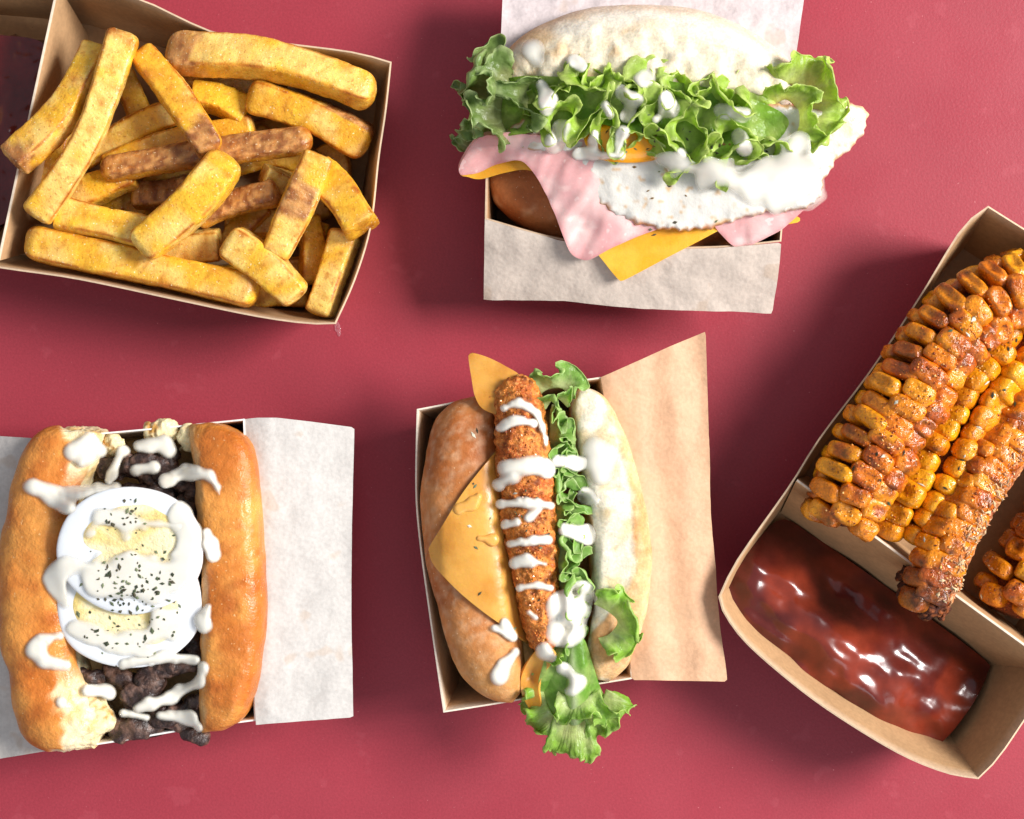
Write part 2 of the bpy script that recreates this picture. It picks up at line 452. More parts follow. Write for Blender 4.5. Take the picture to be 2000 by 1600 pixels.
MT['sauce'] = mat('creamy_sauce', .2, .5, sss=.35, sss_r=(1, .9, .75), sss_s=9, coat=.4, coat_r=.05, var=((40, .03),), thin=.16)
MT['lettuce'] = mat('lettuce_leaf', .30, .5, var=((26, .12), (6, .06)), bumps=((16, 2.6, 3), (6, .6, 3)), transl=.55, rvar=(12, .2, .45))
MT['beef'] = mat('seared_beef', .34, .55, var=((20, .3), (6, .3)), bumps=((16, 4.5, 4), (5, 1.4, 3)), specks=((9, .64, tuple(C(120, 92, 84)), .5),), rvar=(8, .2, .55))
MT['crispy'] = mat('crispy_breading', .42, .45, sss=.12, sss_r=(1, .4, .1), sss_s=6, var=((22, .18), (7, .25)), bumps=((9, 6, 4), (4, 2.5, 3)), specks=((7, .62, tuple(C(244, 186, 106)), .6), (9, .68, tuple(C(120, 50, 20)), .5)), rvar=(7, .25, .6))
MT['corn'] = mat('glazed_corn', .24, .5, sss=.04, sss_r=(1, .45, .06), sss_s=6, coat=.35, coat_r=.06, var=((16, .2), (5, .16)), bumps=((9, 2.6, 3), (4, 1.1, 3)), specks=((9, .62, tuple(C(110, 42, 14)), .5), (5, .66, tuple(C(96, 34, 10)), .6)), rvar=(10, .10, .30))
MT['cob'] = mat('corn_cob_core', .6, .35, sss=.1, sss_s=6, var=((14, .14), (4, .14)), bumps=((8, 4, 4), (4, 2, 3)), specks=((6, .66, tuple(C(110, 50, 26)), .5),))
MT['crust'] = mat('spice_crust', .28, .6, var=((10, .2),), coat=.3, coat_r=.12)
MT['ketchup'] = mat('tomato_sauce', .24, .5, coat=.3, coat_r=.12, var=((50, .10), (12, .06)), bumps=((40, 1.5, 2),))
MT['herb'] = mat('dried_herb', .7, .3, var=((6, .3),), bumps=((4, 1, 2),))

def table_mat():
    m = mat('red_tabletop', .46, .45, color=tuple(C(158, 54, 66)), var=((500, .06), (4.5, .07)), bumps=((5, .35, 2),), rvar=(160, .40, .52),
            specks=((60, .66, tuple(C(186, 86, 96)), .16), (6, .735, tuple(C(230, 150, 150)), .4),))
    return m
MT['table'] = table_mat()
def const(c):
    return lambda *a: np.broadcast_to(np.asarray(c, float), (len(a[0]), 3))

# ---------------------------------------------------------------- table
def box_mesh(name, cx, cy, w, d, z0, z1, m):
    bm = bmesh.new(); bmesh.ops.create_cube(bm, size=1)
    for v in bm.verts: v.co = Vector(((cx + v.co.x * w) * S, (cy + v.co.y * d) * S, (z0 + (v.co.z + .5) * (z1 - z0)) * S))
    bmesh.ops.bevel(bm, geom=bm.edges[:], offset=.003, segments=3, affect='EDGES')
    me = bpy.data.meshes.new(name); bm.to_mesh(me); bm.free(); me.materials.append(m)
    o = bpy.data.objects.new(name, me); COL.objects.link(o); return o
tb = box_mesh('tabletop', 0, 0, 5200, 4200, -120, 0, MT['table']); tb['kind'] = 'structure'

# ---------------------------------------------------------------- card trays
KR = C(184, 146, 106); KR2 = C(204, 168, 128)
def wall(name, rim, base, parent, reg, col=KR, edgecol=C(208, 180, 150), thick=3.0, bulge=0, nv=8):
    """card wall between a rim curve and a base curve, both world coordinates (n,3)"""
    n = len(rim); t = np.linspace(0, 1, nv)[:, None, None]
    V = base[None] * (1 - t) + rim[None] * t
    V = V.reshape(-1, 3); f = np.array(grid_faces(nv, n)); nn = vnormals(V, f)
    out = V + nn * 0; inn = V + nn * thick; k = len(V)
    faces = [tuple(q) for q in f] + [tuple(q[::-1] + k) for q in f]
    idx = np.arange(k).reshape(nv, n)
    loop = list(idx[0]) + list(idx[1:, -1]) + list(idx[-1, -2::-1]) + list(idx[-2:0:-1, 0])
    for a, b in zip(loop, loop[1:] + loop[:1]): faces.append((a, a + k, b + k, b))
    v = np.concatenate([out, inn])
    c = np.broadcast_to(col, (len(v), 3)).copy(); top = np.r_[idx[-1], idx[-1] + k]
    c = c * (1 + .06 * fbm(v, 120, 3, 2))[:, None]; c[top] = edgecol
    return build(name, v, faces, MT['kraft'], parent, c, reg, sharp=40)
def poly_floor(name, pts, z, parent, reg, col=KR):
    v0 = np.asarray(pts, float)[:, :2]; k = len(v0)
    v = np.concatenate([np.c_[v0, np.full(k, z + 3.0)], np.c_[v0, np.full(k, z)]])
    f = [tuple(range(k)), tuple(range(2 * k - 1, k - 1, -1))] + [(i, (i + 1) % k, (i + 1) % k + k, i + k) for i in range(k)]
    return build(name, v, f, MT['kraft'], parent, col, reg, flat=True)
def tray(root, sides, reg, flare=35, zb=2.0, col=KR, edgecol=C(208, 180, 150), n=24):
    """sides: list of rim curves (px,py,z) in order round the tray; consecutive ones share corners"""
    cor = []
    R = [resample(np.array(s, float), n) for s in sides]
    R = [W(r[:, 0], r[:, 1], r[:, 2]) for r in R]
    P = np.array([r[0] for r in R]); c = P.mean(0); k = len(P)
    B = []
    for i in range(k):
        a = P[i] - P[i - 1]; b = P[(i + 1) % k] - P[i]
        na = np.array([-a[1], a[0]]); nb = np.array([-b[1], b[0]])
        for q in (na, nb): q /= np.linalg.norm(q)
        if na @ (c[:2] - P[i, :2]) < 0: na = -na
        if nb @ (c[:2] - P[i, :2]) < 0: nb = -nb
        bis = (na + nb); bis = bis / (1 + na @ nb)
        fl = flare
        B.append(np.r_[P[i, :2] + bis * fl, zb])
    B = np.array(B)
    ring = []
    for i in range(k):
        t = np.linspace(0, 1, n)[:, None]; base = B[i] * (1 - t) + B[(i + 1) % k] * t
        chord = P[i] * (1 - t) + P[(i + 1) % k] * t
        base = base + (R[i] - chord) * np.array([.55, .55, 0])
        ring += list(base[:-1])
        # keep the card thickness on the inside
        mid = (R[i][n // 2] + base[n // 2]) / 2
        wd = norm(np.cross(base[1] - base[0], R[i][0] - base[0]))
        flip = (wd[:2] @ (c[:2] - mid[:2])) < 0
        r_, b_ = (R[i][::-1], base[::-1]) if flip else (R[i], base)
        wall('tray_wall', r_, b_, root, reg, col, edgecol)
    poly_floor('tray_base', ring, zb - 1.5, root, reg, col)
    return P, B
def divider(root, a, b, reg, f0, f1, z=190, col=KR, zb=6, n=16, name='divider', inset=45):
    """folded card ridge between two rim points; f0/f1 = how far each leg spreads"""
    t = np.linspace(0, 1, n)[:, None]
    A, Bq = W(a[0], a[1], z), W(b[0], b[1], z)
    rim = A * (1 - t) + Bq * t
    d = norm((Bq - A)[:2]); nrm = np.array([-d[1], d[0], 0])
    rows = []
    for s in np.linspace(0, 1, 8): rows.append(rim * 1 + np.array([0, 0, -1.0]) * (1 - s) * (z - zb) + nrm * (3 + f0 * (1 - s)))
    rows.append(rim + np.array([0, 0, 3.0]) + nrm * 1.5); rows.append(rim + np.array([0, 0, 3.0]) - nrm * 1.5)
    for s in np.linspace(1, 0, 8): rows.append(rim + np.array([0, 0, -1.0]) * (1 - s) * (z - zb) - nrm * (3 + f1 * (1 - s)))
    V = np.array(rows); m = len(rows)
    V = V + np.r_[d, 0] * (inset * (1 - 2 * t))[None] * np.clip((z - V[..., 2:3]) / (z - zb), 0, 1)
    v = V.reshape(-1, 3); f = grid_faces(m, n)
    f += [((m - 1) * n + j, (m - 1) * n + j + 1, j + 1, j) for j in range(n - 1)]
    f += [tuple(i * n for i in range(m)), tuple(i * n + n - 1 for i in range(m - 1, -1, -1))]
    c = np.broadcast_to(col, (len(v), 3)).copy(); c[8 * n:10 * n] = C(228, 210, 188)
    return build(name, v, f, MT['kraft'], root, c, reg, sharp=35)
# ================================================================ FRIES
rnd = random.Random(11)
ft = thing('card_tray', 'brown kraft card tray holding thick-cut fries and a dark dip beside a divider', 'food tray', 330, 320)
RT = 200
tray(ft, [[(-125, -75, 215), (80, -70, 215), (200, -28, 212), (300, 8, 204), (365, 40, RT), (440, 68, RT), (560, 84, RT), (690, 101, RT), (765, 121, RT)],
          [(765, 121, RT), (755, 215, RT), (741, 310, RT), (726, 440, RT), (695, 545, RT), (656, 633, RT)],
          [(656, 633, RT), (600, 633, RT), (500, 619, RT), (350, 588, RT), (150, 546, RT), (0, 524, RT), (-120, 500, RT), (-225, 480, RT)],
          [(-225, 480, RT), (-185, 250, RT), (-150, 60, RT), (-125, -75, 215)]], 'ft', flare=34)
divider(ft, (113, -26), (-2, 508), 'ft', 14, 16, z=197)

PALE = C(246, 210, 118); GOLD = C(214, 138, 36); YEL = C(238, 186, 52); BRN = C(152, 76, 20); SKIN = C(146, 88, 46)
def fry(label, A, M_, B, w, zs, th=None, skin=None, tone=0.0, pale=0.3, roll=0.0, seed=0, ex=6.0):
    """skin: list of (u0,u1,theta_center,theta_halfwidth)"""
    w = w * 0.83
    th = th or w * .46
    p = np.array([W(*A, zs[0]), W(*M_, (zs[0] + zs[1]) / 2 if len(zs) < 3 else zs[2]), W(*B, zs[1])])
    nn = 46
    prof = 1 + .08 * np.array([math.sin(seed * 1.7 + i * .9) for i in range(7)]) + .10 * math.sin(seed * 3.1) * np.linspace(-1, 1, 7)
    v, f, u, t = loft(p, w / 2 * prof, th, th, ex=ex, nseg=36, n=nn, e=.07 + .06 * (1 + math.sin(seed * 5.3)), p=2.4, roll=roll + .30 * math.sin(seed * 2.3))
    n = fix_norm(v, f)
    v = v + n * (2.0 * fbm(v, 50, seed, 3) + .9 * fbm(v, 10, seed + 4, 2))[:, None]
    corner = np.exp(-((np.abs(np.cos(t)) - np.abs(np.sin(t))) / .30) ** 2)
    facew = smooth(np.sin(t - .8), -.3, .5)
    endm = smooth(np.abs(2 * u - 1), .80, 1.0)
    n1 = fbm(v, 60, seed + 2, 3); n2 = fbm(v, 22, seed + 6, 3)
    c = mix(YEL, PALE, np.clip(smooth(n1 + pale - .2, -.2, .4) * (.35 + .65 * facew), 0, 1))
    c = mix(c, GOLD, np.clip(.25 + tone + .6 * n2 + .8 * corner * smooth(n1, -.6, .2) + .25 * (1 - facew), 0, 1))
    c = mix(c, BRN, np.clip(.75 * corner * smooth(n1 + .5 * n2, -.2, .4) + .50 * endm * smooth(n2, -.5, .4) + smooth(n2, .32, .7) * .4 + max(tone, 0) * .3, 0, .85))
    for (u0, u1, tc, tw) in (skin or []):
        da = np.abs((t - tc + math.pi) % (2 * math.pi) - math.pi)
        uu = u + .09 * n2 + .05 * n1
        m = smooth(uu, u0 - .05, u0 + .05) * (1 - smooth(uu, u1 - .05, u1 + .05)) * (1 - smooth(da + .25 * n1, tw - .12, tw + .12))
        sk = mix(SKIN, C(204, 146, 84), smooth(fbm(v, 14, seed + 31, 3), -.3, .3)); sk = sk * (1 + .3 * fbm(v, 9, seed + 8, 2))[:, None]
        c = mix(c, sk, m)
    o = build('potato_fry', v, f, MT['fry'], None, c, 'fries')
    tag(o, label, 'fry', 'thick-cut fries in the kraft tray'); return o
UP = math.pi / 2
fry('long golden fry lying topmost along the divider, running down to the lower left', (243, 62), (172, 268), (70, 425), 68, (214, 196, 222), seed=1, pale=.45, skin=None, tone=-.02)
fry('fry at far left on the divider, its browned tip over the dark dip', (196, 92), (122, 222), (22, 318), 68, (176, 232, 214), seed=2, tone=.05, skin=[(.88, 1.0, UP, 2)])
fry('fry slanting down from the tip of the topmost fry, ending in a brown skin-on tip', (272, 100), (342, 185), (416, 300), 64, (188, 205, 198), seed=3, tone=.18, pale=.0, skin=[(.74, 1.0, UP - .6, 1.3)])
fry('long speckled fry along the top wall with dark skin on its left end', (325, 104), (530, 118), (733, 186), 80, (178, 184, 188), seed=4, pale=.5, tone=.0, skin=[(0.0, .17, UP, 1.9)], roll=.2)
fry('tapered fry under the long top-wall fry with a dark brown right end', (484, 184), (610, 225), (722, 284), 78, (158, 140, 152), seed=5, tone=.12, pale=.1, skin=[(.60, 1.0, UP + 1.4, .8)])
fry('long brown skin-on fry lying level across the middle of the heap', (197, 333), (400, 300), (611, 272), 60, (160, 172, 166), seed=6, tone=.35, skin=[(0, 1, UP, 1.45)], ex=3)
fry('half-hidden golden fry just above the long brown skin-on fry', (205, 330), (350, 272), (497, 247), 56, (122, 138, 130), seed=8, tone=.1, pale=.2)
fry('bright yellow fry end showing at the centre top under the slanting fry', (375, 188), (430, 196), (484, 226), 66, (138, 132, 138), seed=9, tone=-.35, pale=-.3)
fry('yellow fry tucked behind the topmost fry and the slanting fry', (150, 318), (290, 236), (400, 205), 58, (112, 120, 118), seed=10, tone=.0, pale=.1)
fry('plump clean yellow fry standing diagonally at the front centre of the heap', (450, 305), (375, 400), (272, 488), 84, (214, 206, 218), seed=11, tone=-.08, pale=.2, skin=None)
fry('short brown skin-on fry behind the plump diagonal yellow fry', (380, 420), (460, 395), (545, 375), 62, (150, 168, 160), seed=12, tone=.25, skin=[(.2, 1, UP, 1.5)], ex=3)
fry('pale stub of a fry pointing up between the brown fry and the skin-patched one', (512, 340), (535, 348), (572, 368), 50, (164, 120, 150), seed=13, pale=.8, tone=-.1)
fry('upright fry right of centre with a patch of brown skin in its middle', (622, 300), (582, 400), (535, 498), 72, (212, 196, 208), seed=14, tone=.05, skin=[(.28, .62, UP - .35, .75)])
fry('fry leaning out over the right wall beside the skin-patched fry', (622, 335), (668, 382), (708, 448), 80, (172, 214, 192), seed=15, tone=.08, pale=.1)
fry('pale fry pointing down into the lower right corner of the tray', (678, 452), (652, 530), (622, 618), 62, (150, 160, 158), seed=16, pale=.6, tone=-.05)
fry('shadowed fry half hidden left of the lower right corner fry', (600, 420), (612, 480), (612, 556), 58, (112, 108, 112), seed=17, tone=.15, pale=.0)
fry('short crusty pale fry near the bottom wall, end pointing to the lower right', (443, 466), (520, 520), (585, 584), 76, (196, 186, 194), seed=18, pale=.6, tone=.02)
fry('longest fry lying along the bottom wall of the tray', (50, 472), (270, 519), (506, 572), 76, (172, 176, 172), seed=19, pale=.15, tone=.08, roll=.15)
fry('stubby fry at lower left above the longest fry', (113, 420), (205, 440), (300, 462), 74, (172, 172, 176), seed=20, pale=.35, tone=.0)
fry('pale fry end peeping out below the plump diagonal fry', (300, 482), (360, 482), (432, 478), 66, (130, 138, 136), seed=21, pale=.5)
fry('shaded yellow fry under the lower half of the topmost fry', (120, 392), (180, 372), (262, 340), 66, (122, 126, 126), seed=22, tone=-.05)
fry('reddish brown fry deep in the gap left of the plump diagonal fry', (256, 384), (330, 378), (420, 360), 60, (86, 90, 88), seed=23, tone=.4, pale=-.2, skin=[(0, 1, UP, 1.2)])
fry('dark fry at the bottom wall between the longest fry and the corner fry', (480, 580), (550, 572), (606, 574), 56, (88, 84, 86), seed=24, tone=.25)
fry('deep fry seen in the gap below the short brown skin-on fry', (440, 500), (480, 440), (520, 400), 60, (96, 88, 92), seed=25, tone=.2)
fry('low fry in the dark gap beside the right wall', (640, 280), (660, 330), (655, 410), 60, (66, 66, 66), seed=26, tone=.3)
fry('low fry glimpsed under the long top-wall fry', (340, 140), (440, 160), (560, 170), 58, (104, 100, 102), seed=27, tone=.2)
fry('low fry crossing the floor of the tray under the middle', (180, 440), (360, 320), (600, 240), 62, (56, 50, 54), seed=28, tone=.2)
fry('low fry on the tray floor under the lower right heap', (330, 560), (480, 540), (640, 520), 62, (52, 48, 50), seed=29, tone=.2)
fry('low fry on the tray floor under the upper right heap', (490, 260), (580, 330), (635, 430), 62, (58, 52, 54), seed=30, tone=.2)

fry('low fry lying on the tray floor beneath the slanting fry', (230, 130), (270, 220), (300, 330), 62, (60, 54, 56), seed=31, tone=.2)
fry('low fry glimpsed between the brown fry and the upper right fries', (430, 330), (540, 300), (650, 330), 60, (70, 66, 68), seed=32, tone=.2)
fry('low fry peeping out behind the skin-patched fry', (440, 440), (540, 440), (640, 470), 64, (84, 78, 80), seed=33, tone=.15)
fry('low fry deep in the gap under the brown skin-on fry', (250, 420), (340, 340), (420, 330), 60, (60, 62, 60), seed=34, tone=.25)
fry('low fry in shade along the divider under the topmost fry', (150, 180), (120, 280), (95, 400), 60, (70, 72, 72), seed=35, tone=.2)
def pool(name, outline, zf, parent, m, colf, reg=None, res=5):
    return sheet(name, outline, zf, 30, m, parent, colf, res=res, reg=reg, sharp=80)
def dark_dip():
    z0 = rbf([(-150, 20, 96), (60, 60, 96), (-60, 200, 112), (20, 250, 104), (-10, 400, 92), (-180, 420, 92)])
    zf = lambda x, y: z0(x, y) + 14 * fbm(np.stack([x, y, 0 * x], -1), 90, 5, 3) + 5 * np.abs(fbm(np.stack([x, y, 0 * x], -1), 40, 6, 2))
    o = pool('dark_dip', [(-160, 45), (-20, 66), (85, 86), (78, 170), (58, 260), (28, 370), (10, 435), (-60, 440), (-190, 425), (-185, 250)], zf, None, MT['ketchup'],
             const(C(96, 20, 20)), 'fries')
    tag(o, 'dark red glossy dip in the left compartment of the fries tray', 'sauce')
dark_dip()
# ================================================================ CORN RIBS AND KETCHUP
ct = thing('card_tray', 'brown kraft card tray holding spiced corn ribs and a pool of ketchup', 'food tray', 1850, 1000)
tray(ct, [[(1930, 402, RT), (1886, 436, RT), (1846, 495, RT), (1800, 572, RT), (1700, 722, RT), (1600, 855, RT), (1540, 950, RT), (1440, 1092, RT), (1403, 1166, RT)],
          [(1403, 1166, RT), (1412, 1196, RT), (1452, 1252, RT), (1530, 1322, RT), (1620, 1390, RT), (1750, 1470, RT), (1845, 1510, RT), (1911, 1522, RT)],
          [(1911, 1522, RT), (1950, 1482, RT), (2010, 1395, RT), (2200, 1110, RT), (2437, 762, RT)],
          [(2437, 762, RT), (2200, 570, RT), (2000, 446, RT), (1930, 402, RT)]], 'ct', flare=40)
divider(ct, (1556, 938), (2075, 1314), 'ct', 30, 54, z=202)
def ketchup():
    C1 = rbf([(1520, 1040, 44), (1600, 1080, 42), (1440, 1150, 108), (1470, 1120, 104), (1560, 1200, 128), (1650, 1270, 138), (1740, 1330, 132), (1520, 1280, 112), (1620, 1370, 112), (1740, 1440, 92),
              (1820, 1455, 78), (1830, 1360, 84), (1900, 1290, 46), (1780, 1190, 42), (1690, 1130, 40), (1860, 1400, 78), (1780, 1260, 98), (1660, 1180, 70)])
    def zf(x, y):
        p = np.stack([x, y, 0 * x], -1)
        a = math.radians(36); q = np.stack([(x * math.cos(a) + y * math.sin(a)) / 1.9, -x * math.sin(a) + y * math.cos(a), 0 * x], -1)
        wv = fbm(p, 120, 2, 2) * 22
        r = 1 - np.abs(np.sin((q[:, 1] + wv) / 17.0))
        lump = fbm(q, 40, 3, 2)
        return C1(x, y) + 12 * fbm(q, 62, 3, 2) + 3.0 * smooth(r, 0, 1) * smooth(fbm(p, 110, 9, 2), -.1, .4) + 9 * fbm(p, 90, 8, 1) - 5 * np.abs(fbm(q, 66, 12, 1)) + 2.6 * fbm(p, 38, 14, 1)
    o = pool('ketchup', [(1527, 1015), (1474, 1062), (1418, 1146), (1412, 1174), (1444, 1224), (1550, 1310), (1660, 1390), (1760, 1440), (1815, 1460), (1850, 1440), (1900, 1375), (1928, 1316), (1922, 1288), (1800, 1196), (1680, 1110), (1590, 1048)], zf, None, MT['ketchup'],
             lambda x, y, d, v: mix(C(128, 47, 29), C(86, 28, 22), smooth(fbm(v, 90, 4, 2), -.3, .4)), 'corn', res=4.5)
    tag(o, 'glossy lumpy red ketchup pooled in the lower compartment of the corn tray', 'sauce')
ketchup()

def superell(nu=16, nv=11, e1=2.7, e2=2.5):
    th = np.linspace(0, 2 * math.pi, nu, endpoint=False); ph = np.linspace(-math.pi / 2, math.pi / 2, nv)[1:-1]
    pw = lambda a, e: np.sign(a) * np.abs(a) ** (2 / e)
    V = [[pw(math.cos(p), e1) * pw(math.cos(t), e2), pw(math.cos(p), e1) * pw(math.sin(t), e2), pw(math.sin(p), e1)] for p in ph for t in th]
    V += [[0, 0, -1], [0, 0, 1]]
    m = len(ph); f = grid_faces(m, nu, True)
    f += [(m * nu, (j + 1) % nu, j) for j in range(nu)] + [(m * nu + 1, (m - 1) * nu + j, (m - 1) * nu + (j + 1) % nu) for j in range(nu)]
    return np.array(V), f
SEV, SEF = superell(26, 17, 3.0, 3.3)
KY = C(234, 158, 18); KO = C(212, 114, 14); KR_ = C(168, 72, 14); KB = C(78, 34, 14)
def corn_rib(label, spine, R, rows, px0, pitch=36, seed=0, brown=.35, core=C(196, 130, 96), coreR=.72, dark=0, coreshape=(1, .8, .9), crusty=None, char=0):
    """rows: list of (angle from up in degrees towards the right of travel, radius factor, kernel width, kernel length, depth, tone)"""
    r_ = random.Random(seed)
    root = thing('corn_rib', label, 'corn rib', *px0, 0, 'spiced corn ribs in the kraft tray')
    sp = np.array([W(*q) for q in spine]); sp = resample(sp, 500)
    L = np.r_[0, np.cumsum(np.linalg.norm(np.diff(sp, axis=0), axis=1))]
    T = norm(np.gradient(sp, axis=0)); side = norm(np.cross(T, [0, 0, 1.0])); up = np.cross(side, T)
    v, f, u, t = loft(sp[::10], R * coreR * coreshape[0], R * coreR * coreshape[1], R * coreR * coreshape[2], ex=2.3, nseg=36, n=90, e=.06)
    n = fix_norm(v, f); v = v + n * (4 * fbm(v, 24, seed, 3) + 2 * fbm(v, 8, seed + 1, 2))[:, None]
    c = mix(core, C(150, 74, 40), smooth(fbm(v, 30, seed + 3, 3), -.2, .4))
    endm = smooth(np.abs(2 * u - 1), .93, 1); c = mix(c, C(70, 34, 22), endm * .8)
    build('cob_core', v, f, MT['cob'], root, c, 'corn')
    for ri, (ang, rf, kw, kl, kd, tone) in enumerate(rows):
        s = pitch * (.55 + .4 * (ri % 2))
        while s < L[-1] - pitch * .35:
            if len(root.children) > 104: break
            q = s + r_.uniform(-3, 3); i = min(int(np.searchsorted(L, q)), 499)
            endt = min(1, .72 + .28 * min(q, L[-1] - q) / (pitch * 1.6))
            a = math.radians(ang + r_.uniform(-5, 5)); rad = -side[i] * math.sin(a) + up[i] * math.cos(a); tan = np.cross(T[i], rad)
            yaw = r_.uniform(-.13, .13); Tt = T[i] * math.cos(yaw) + tan * math.sin(yaw); tn = np.cross(rad, Tt) * -1
            k = np.array([kl / 2 * r_.uniform(.86, 1.14), kw / 2 * r_.uniform(.85, 1.16), kd / 2 * r_.uniform(.8, 1.2)])
            V = SEV * k
            taper = 1 - .16 * V[:, 2:3] / k[2] * -1 * .5
            V = V * np.c_[taper, taper, np.ones(len(V))]
            dimp = r_.random() < .3
            if dimp: V[:, 2] -= np.where(SEV[:, 2] > 0, 1, 0) * .4 * k[2] * np.exp(-((SEV[:, 0] / .45) ** 2 + (SEV[:, 1] / .5) ** 2))
            P = sp[i] + rad * (R * rf * endt + r_.uniform(-3, 3))
            Vw = P + V[:, :1] * Tt + V[:, 1:2] * tn + V[:, 2:3] * rad
            nn = norm(Vw - P)
            cm = smooth(fbm(Vw, 55, seed + 11, 3) + brown + tone * .5 - .45 + r_.uniform(-.12, .12), -.05, .35)
            if crusty and crusty[0] <= ang <= crusty[1]: cm = np.clip(cm + .08, 0, 1); Vw = Vw + nn * (4 * fbm(Vw, 24, seed + 21, 3) + 1.6 * fbm(Vw, 9, seed + 22, 2))[:, None]
            Vw = Vw + nn * (1.2 * fbm(Vw, 14, seed + ri, 2) + cm * (2.6 * fbm(Vw, 8, seed + 2, 3)))[:, None]
            base = mix(KY, KO, np.full(len(V), min(1, max(0, .45 + tone + r_.uniform(-.45, .45)))))
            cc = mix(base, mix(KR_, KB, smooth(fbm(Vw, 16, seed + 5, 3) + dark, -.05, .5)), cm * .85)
            cc = mix(cc, KO, smooth(-SEV[:, 2], -.2, .8) * .5)
            if char: cc = mix(cc, mix(C(60, 28, 18), C(140, 66, 28), smooth(fbm(Vw, 14, seed + 31, 3), 0, .5)), np.full(len(V), char * smooth(q, L[-1] - 85, L[-1] - 25)) * (.55 + .45 * smooth(fbm(Vw, 40, seed + 33, 2), -.3, .2)))
            cc = cc * (1 - dark * .5)  # dark: shade put into the kernel colours
            build('kernel', Vw, SEF, MT['corn'], root, cc, 'corn')
            s += pitch * r_.uniform(.93, 1.08)
    return root
Z1 = 150
r1 = corn_rib('biggest corn rib along the left wall of the tray with browned spice on its ridge',
         [(2120, 562, 176), (2000, 580, 186), (1902, 622, 194), (1828, 700, 196), (1760, 806, 196), (1698, 906, 194), (1652, 1000, 188), (1636, 1034, 180)], 68,
         [(-80, .97, 48, 32, 46, -.05), (-46, 1.04, 74, 32, 48, .10), (-8, 1.05, 64, 40, 46, .25), (26, .99, 52, 40, 48, .35)], (1800, 780), seed=1, brown=.38, pitch=34, core=C(110, 50, 18), coreR=.90, crusty=(-20, 90))
r2 = corn_rib('glossy yellow corn rib of two plump kernel rows, second from the left wall',
         [(2086, 570, 130), (1996, 654, 152), (1946, 718, 160), (1903, 780, 160), (1856, 858, 160), (1810, 936, 160), (1768, 1006, 154), (1748, 1050, 146)], 52,
         [(-34, 1.0, 60, 42, 48, -.22), (34, 1.0, 60, 42, 48, -.2), (84, .9, 40, 38, 44, .15)], (1880, 850), seed=2, brown=.22, pitch=34, core=C(130, 64, 18), coreR=.84)
r3 = corn_rib('orange corn rib with a frayed pale cob edge and a charred tip over the divider',
         [(2090, 690, 140), (1992, 832, 175), (1910, 955, 194), (1854, 1058, 204), (1818, 1150, 210), (1808, 1186, 210)], 50,
         [(-52, .88, 60, 37, 40, .5), (-2, .90, 68, 37, 34, .4)], (1920, 1000), seed=3, brown=.26, pitch=31, coreR=.93, core=C(214, 138, 84), crusty=(-10, 90), char=.9)
r4 = corn_rib('darkest corn rib at the right edge, half in the shadow of the frayed one',
         [(2190, 880, 80), (2100, 985, 95), (2030, 1080, 100), (1978, 1160, 100), (1958, 1205, 96)], 62,
         [(-90, .9, 44, 38, 46, .1), (-52, .98, 46, 38, 48, .15), (-14, 1.0, 46, 40, 48, .05), (24, 1.0, 46, 40, 48, .1), (62, .96, 46, 38, 48, .2)], (2000, 1120), seed=4, brown=.34, pitch=40, dark=.2, core=C(150, 80, 40))  # shade on this rib also painted into its kernels
def charred_tip():
    for i, (x, y, z, r) in enumerate([(1772, 1142, 196, 24), (1790, 1168, 204, 24), (1815, 1190, 206, 22), (1838, 1196, 204, 16), (1766, 1120, 186, 16)]):
        p = np.array([W(x - 8, y - 8, z), W(x, y, z + 3), W(x + 9, y + 9, z)])
        v, f, u, t = loft(p, r, r * .8, r * .8, nseg=28, n=24, e=.9, p=2)
        n = fix_norm(v, f); v = v + n * (9 * fbm(v, 18, i + 60, 3) + 4 * fbm(v, 7, i + 61, 2))[:, None]
        c = mix(C(64, 30, 20), C(150, 80, 36), smooth(fbm(v, 12, i, 3), .05, .5))
        build('charred_end', v, f, MT['cob'], r3, c, 'corn')
charred_tip()
def crumbs(name, groups, pts, parent, m, cols, size=(3, 6), seed=0, flat=False, lift=.5, kind='stuff', long=1.0, smooth_=False):
    """little bits lying on whatever is there"""
    r_ = random.Random(seed); b = bvh(groups); vs, fs, cs = [], [], []
    T0 = np.array([[1, 0, 0], [-1, 0, 0], [0, 1, 0], [0, -1, 0], [0, 0, 1], [0, 0, -1]], float); F0 = [(0, 2, 4), (2, 1, 4), (1, 3, 4), (3, 0, 4), (2, 0, 5), (1, 2, 5), (3, 1, 5), (0, 3, 5)]
    for (x, y) in pts:
        h = hitz(b, x, y)
        if h[0] is None: continue
        p = np.array(h[0]); n = np.array(h[1]); n = n if n[2] > 0 else -n
        s = r_.uniform(*size); a = r_.uniform(0, 6.28)
        t = norm(np.cross(n, [math.cos(a), math.sin(a), .1])); q = np.cross(n, t)
        k = np.array([s * long * r_.uniform(.7, 1.2), s * r_.uniform(.5, .9), s * (.22 if flat else r_.uniform(.5, .9))])
        V = T0 * k * np.array([[r_.uniform(.6, 1.1)] for _ in range(6)]) + np.array([0, 0, k[2] * .45 + lift])
        o = len(vs) * 6; vs.append(p + V[:, :1] * t + V[:, 1:2] * q + V[:, 2:3] * n); fs += [tuple(i + o for i in f) for f in F0]
        c = np.asarray(cols[r_.randrange(len(cols))]) * r_.uniform(.8, 1.15); cs.append(np.repeat(c[None], 6, 0))
    if not vs: return
    o = build(name, np.concatenate(vs), fs, m, parent, np.concatenate(cs), None, flat=not smooth_, closed=False, kind=kind); return o
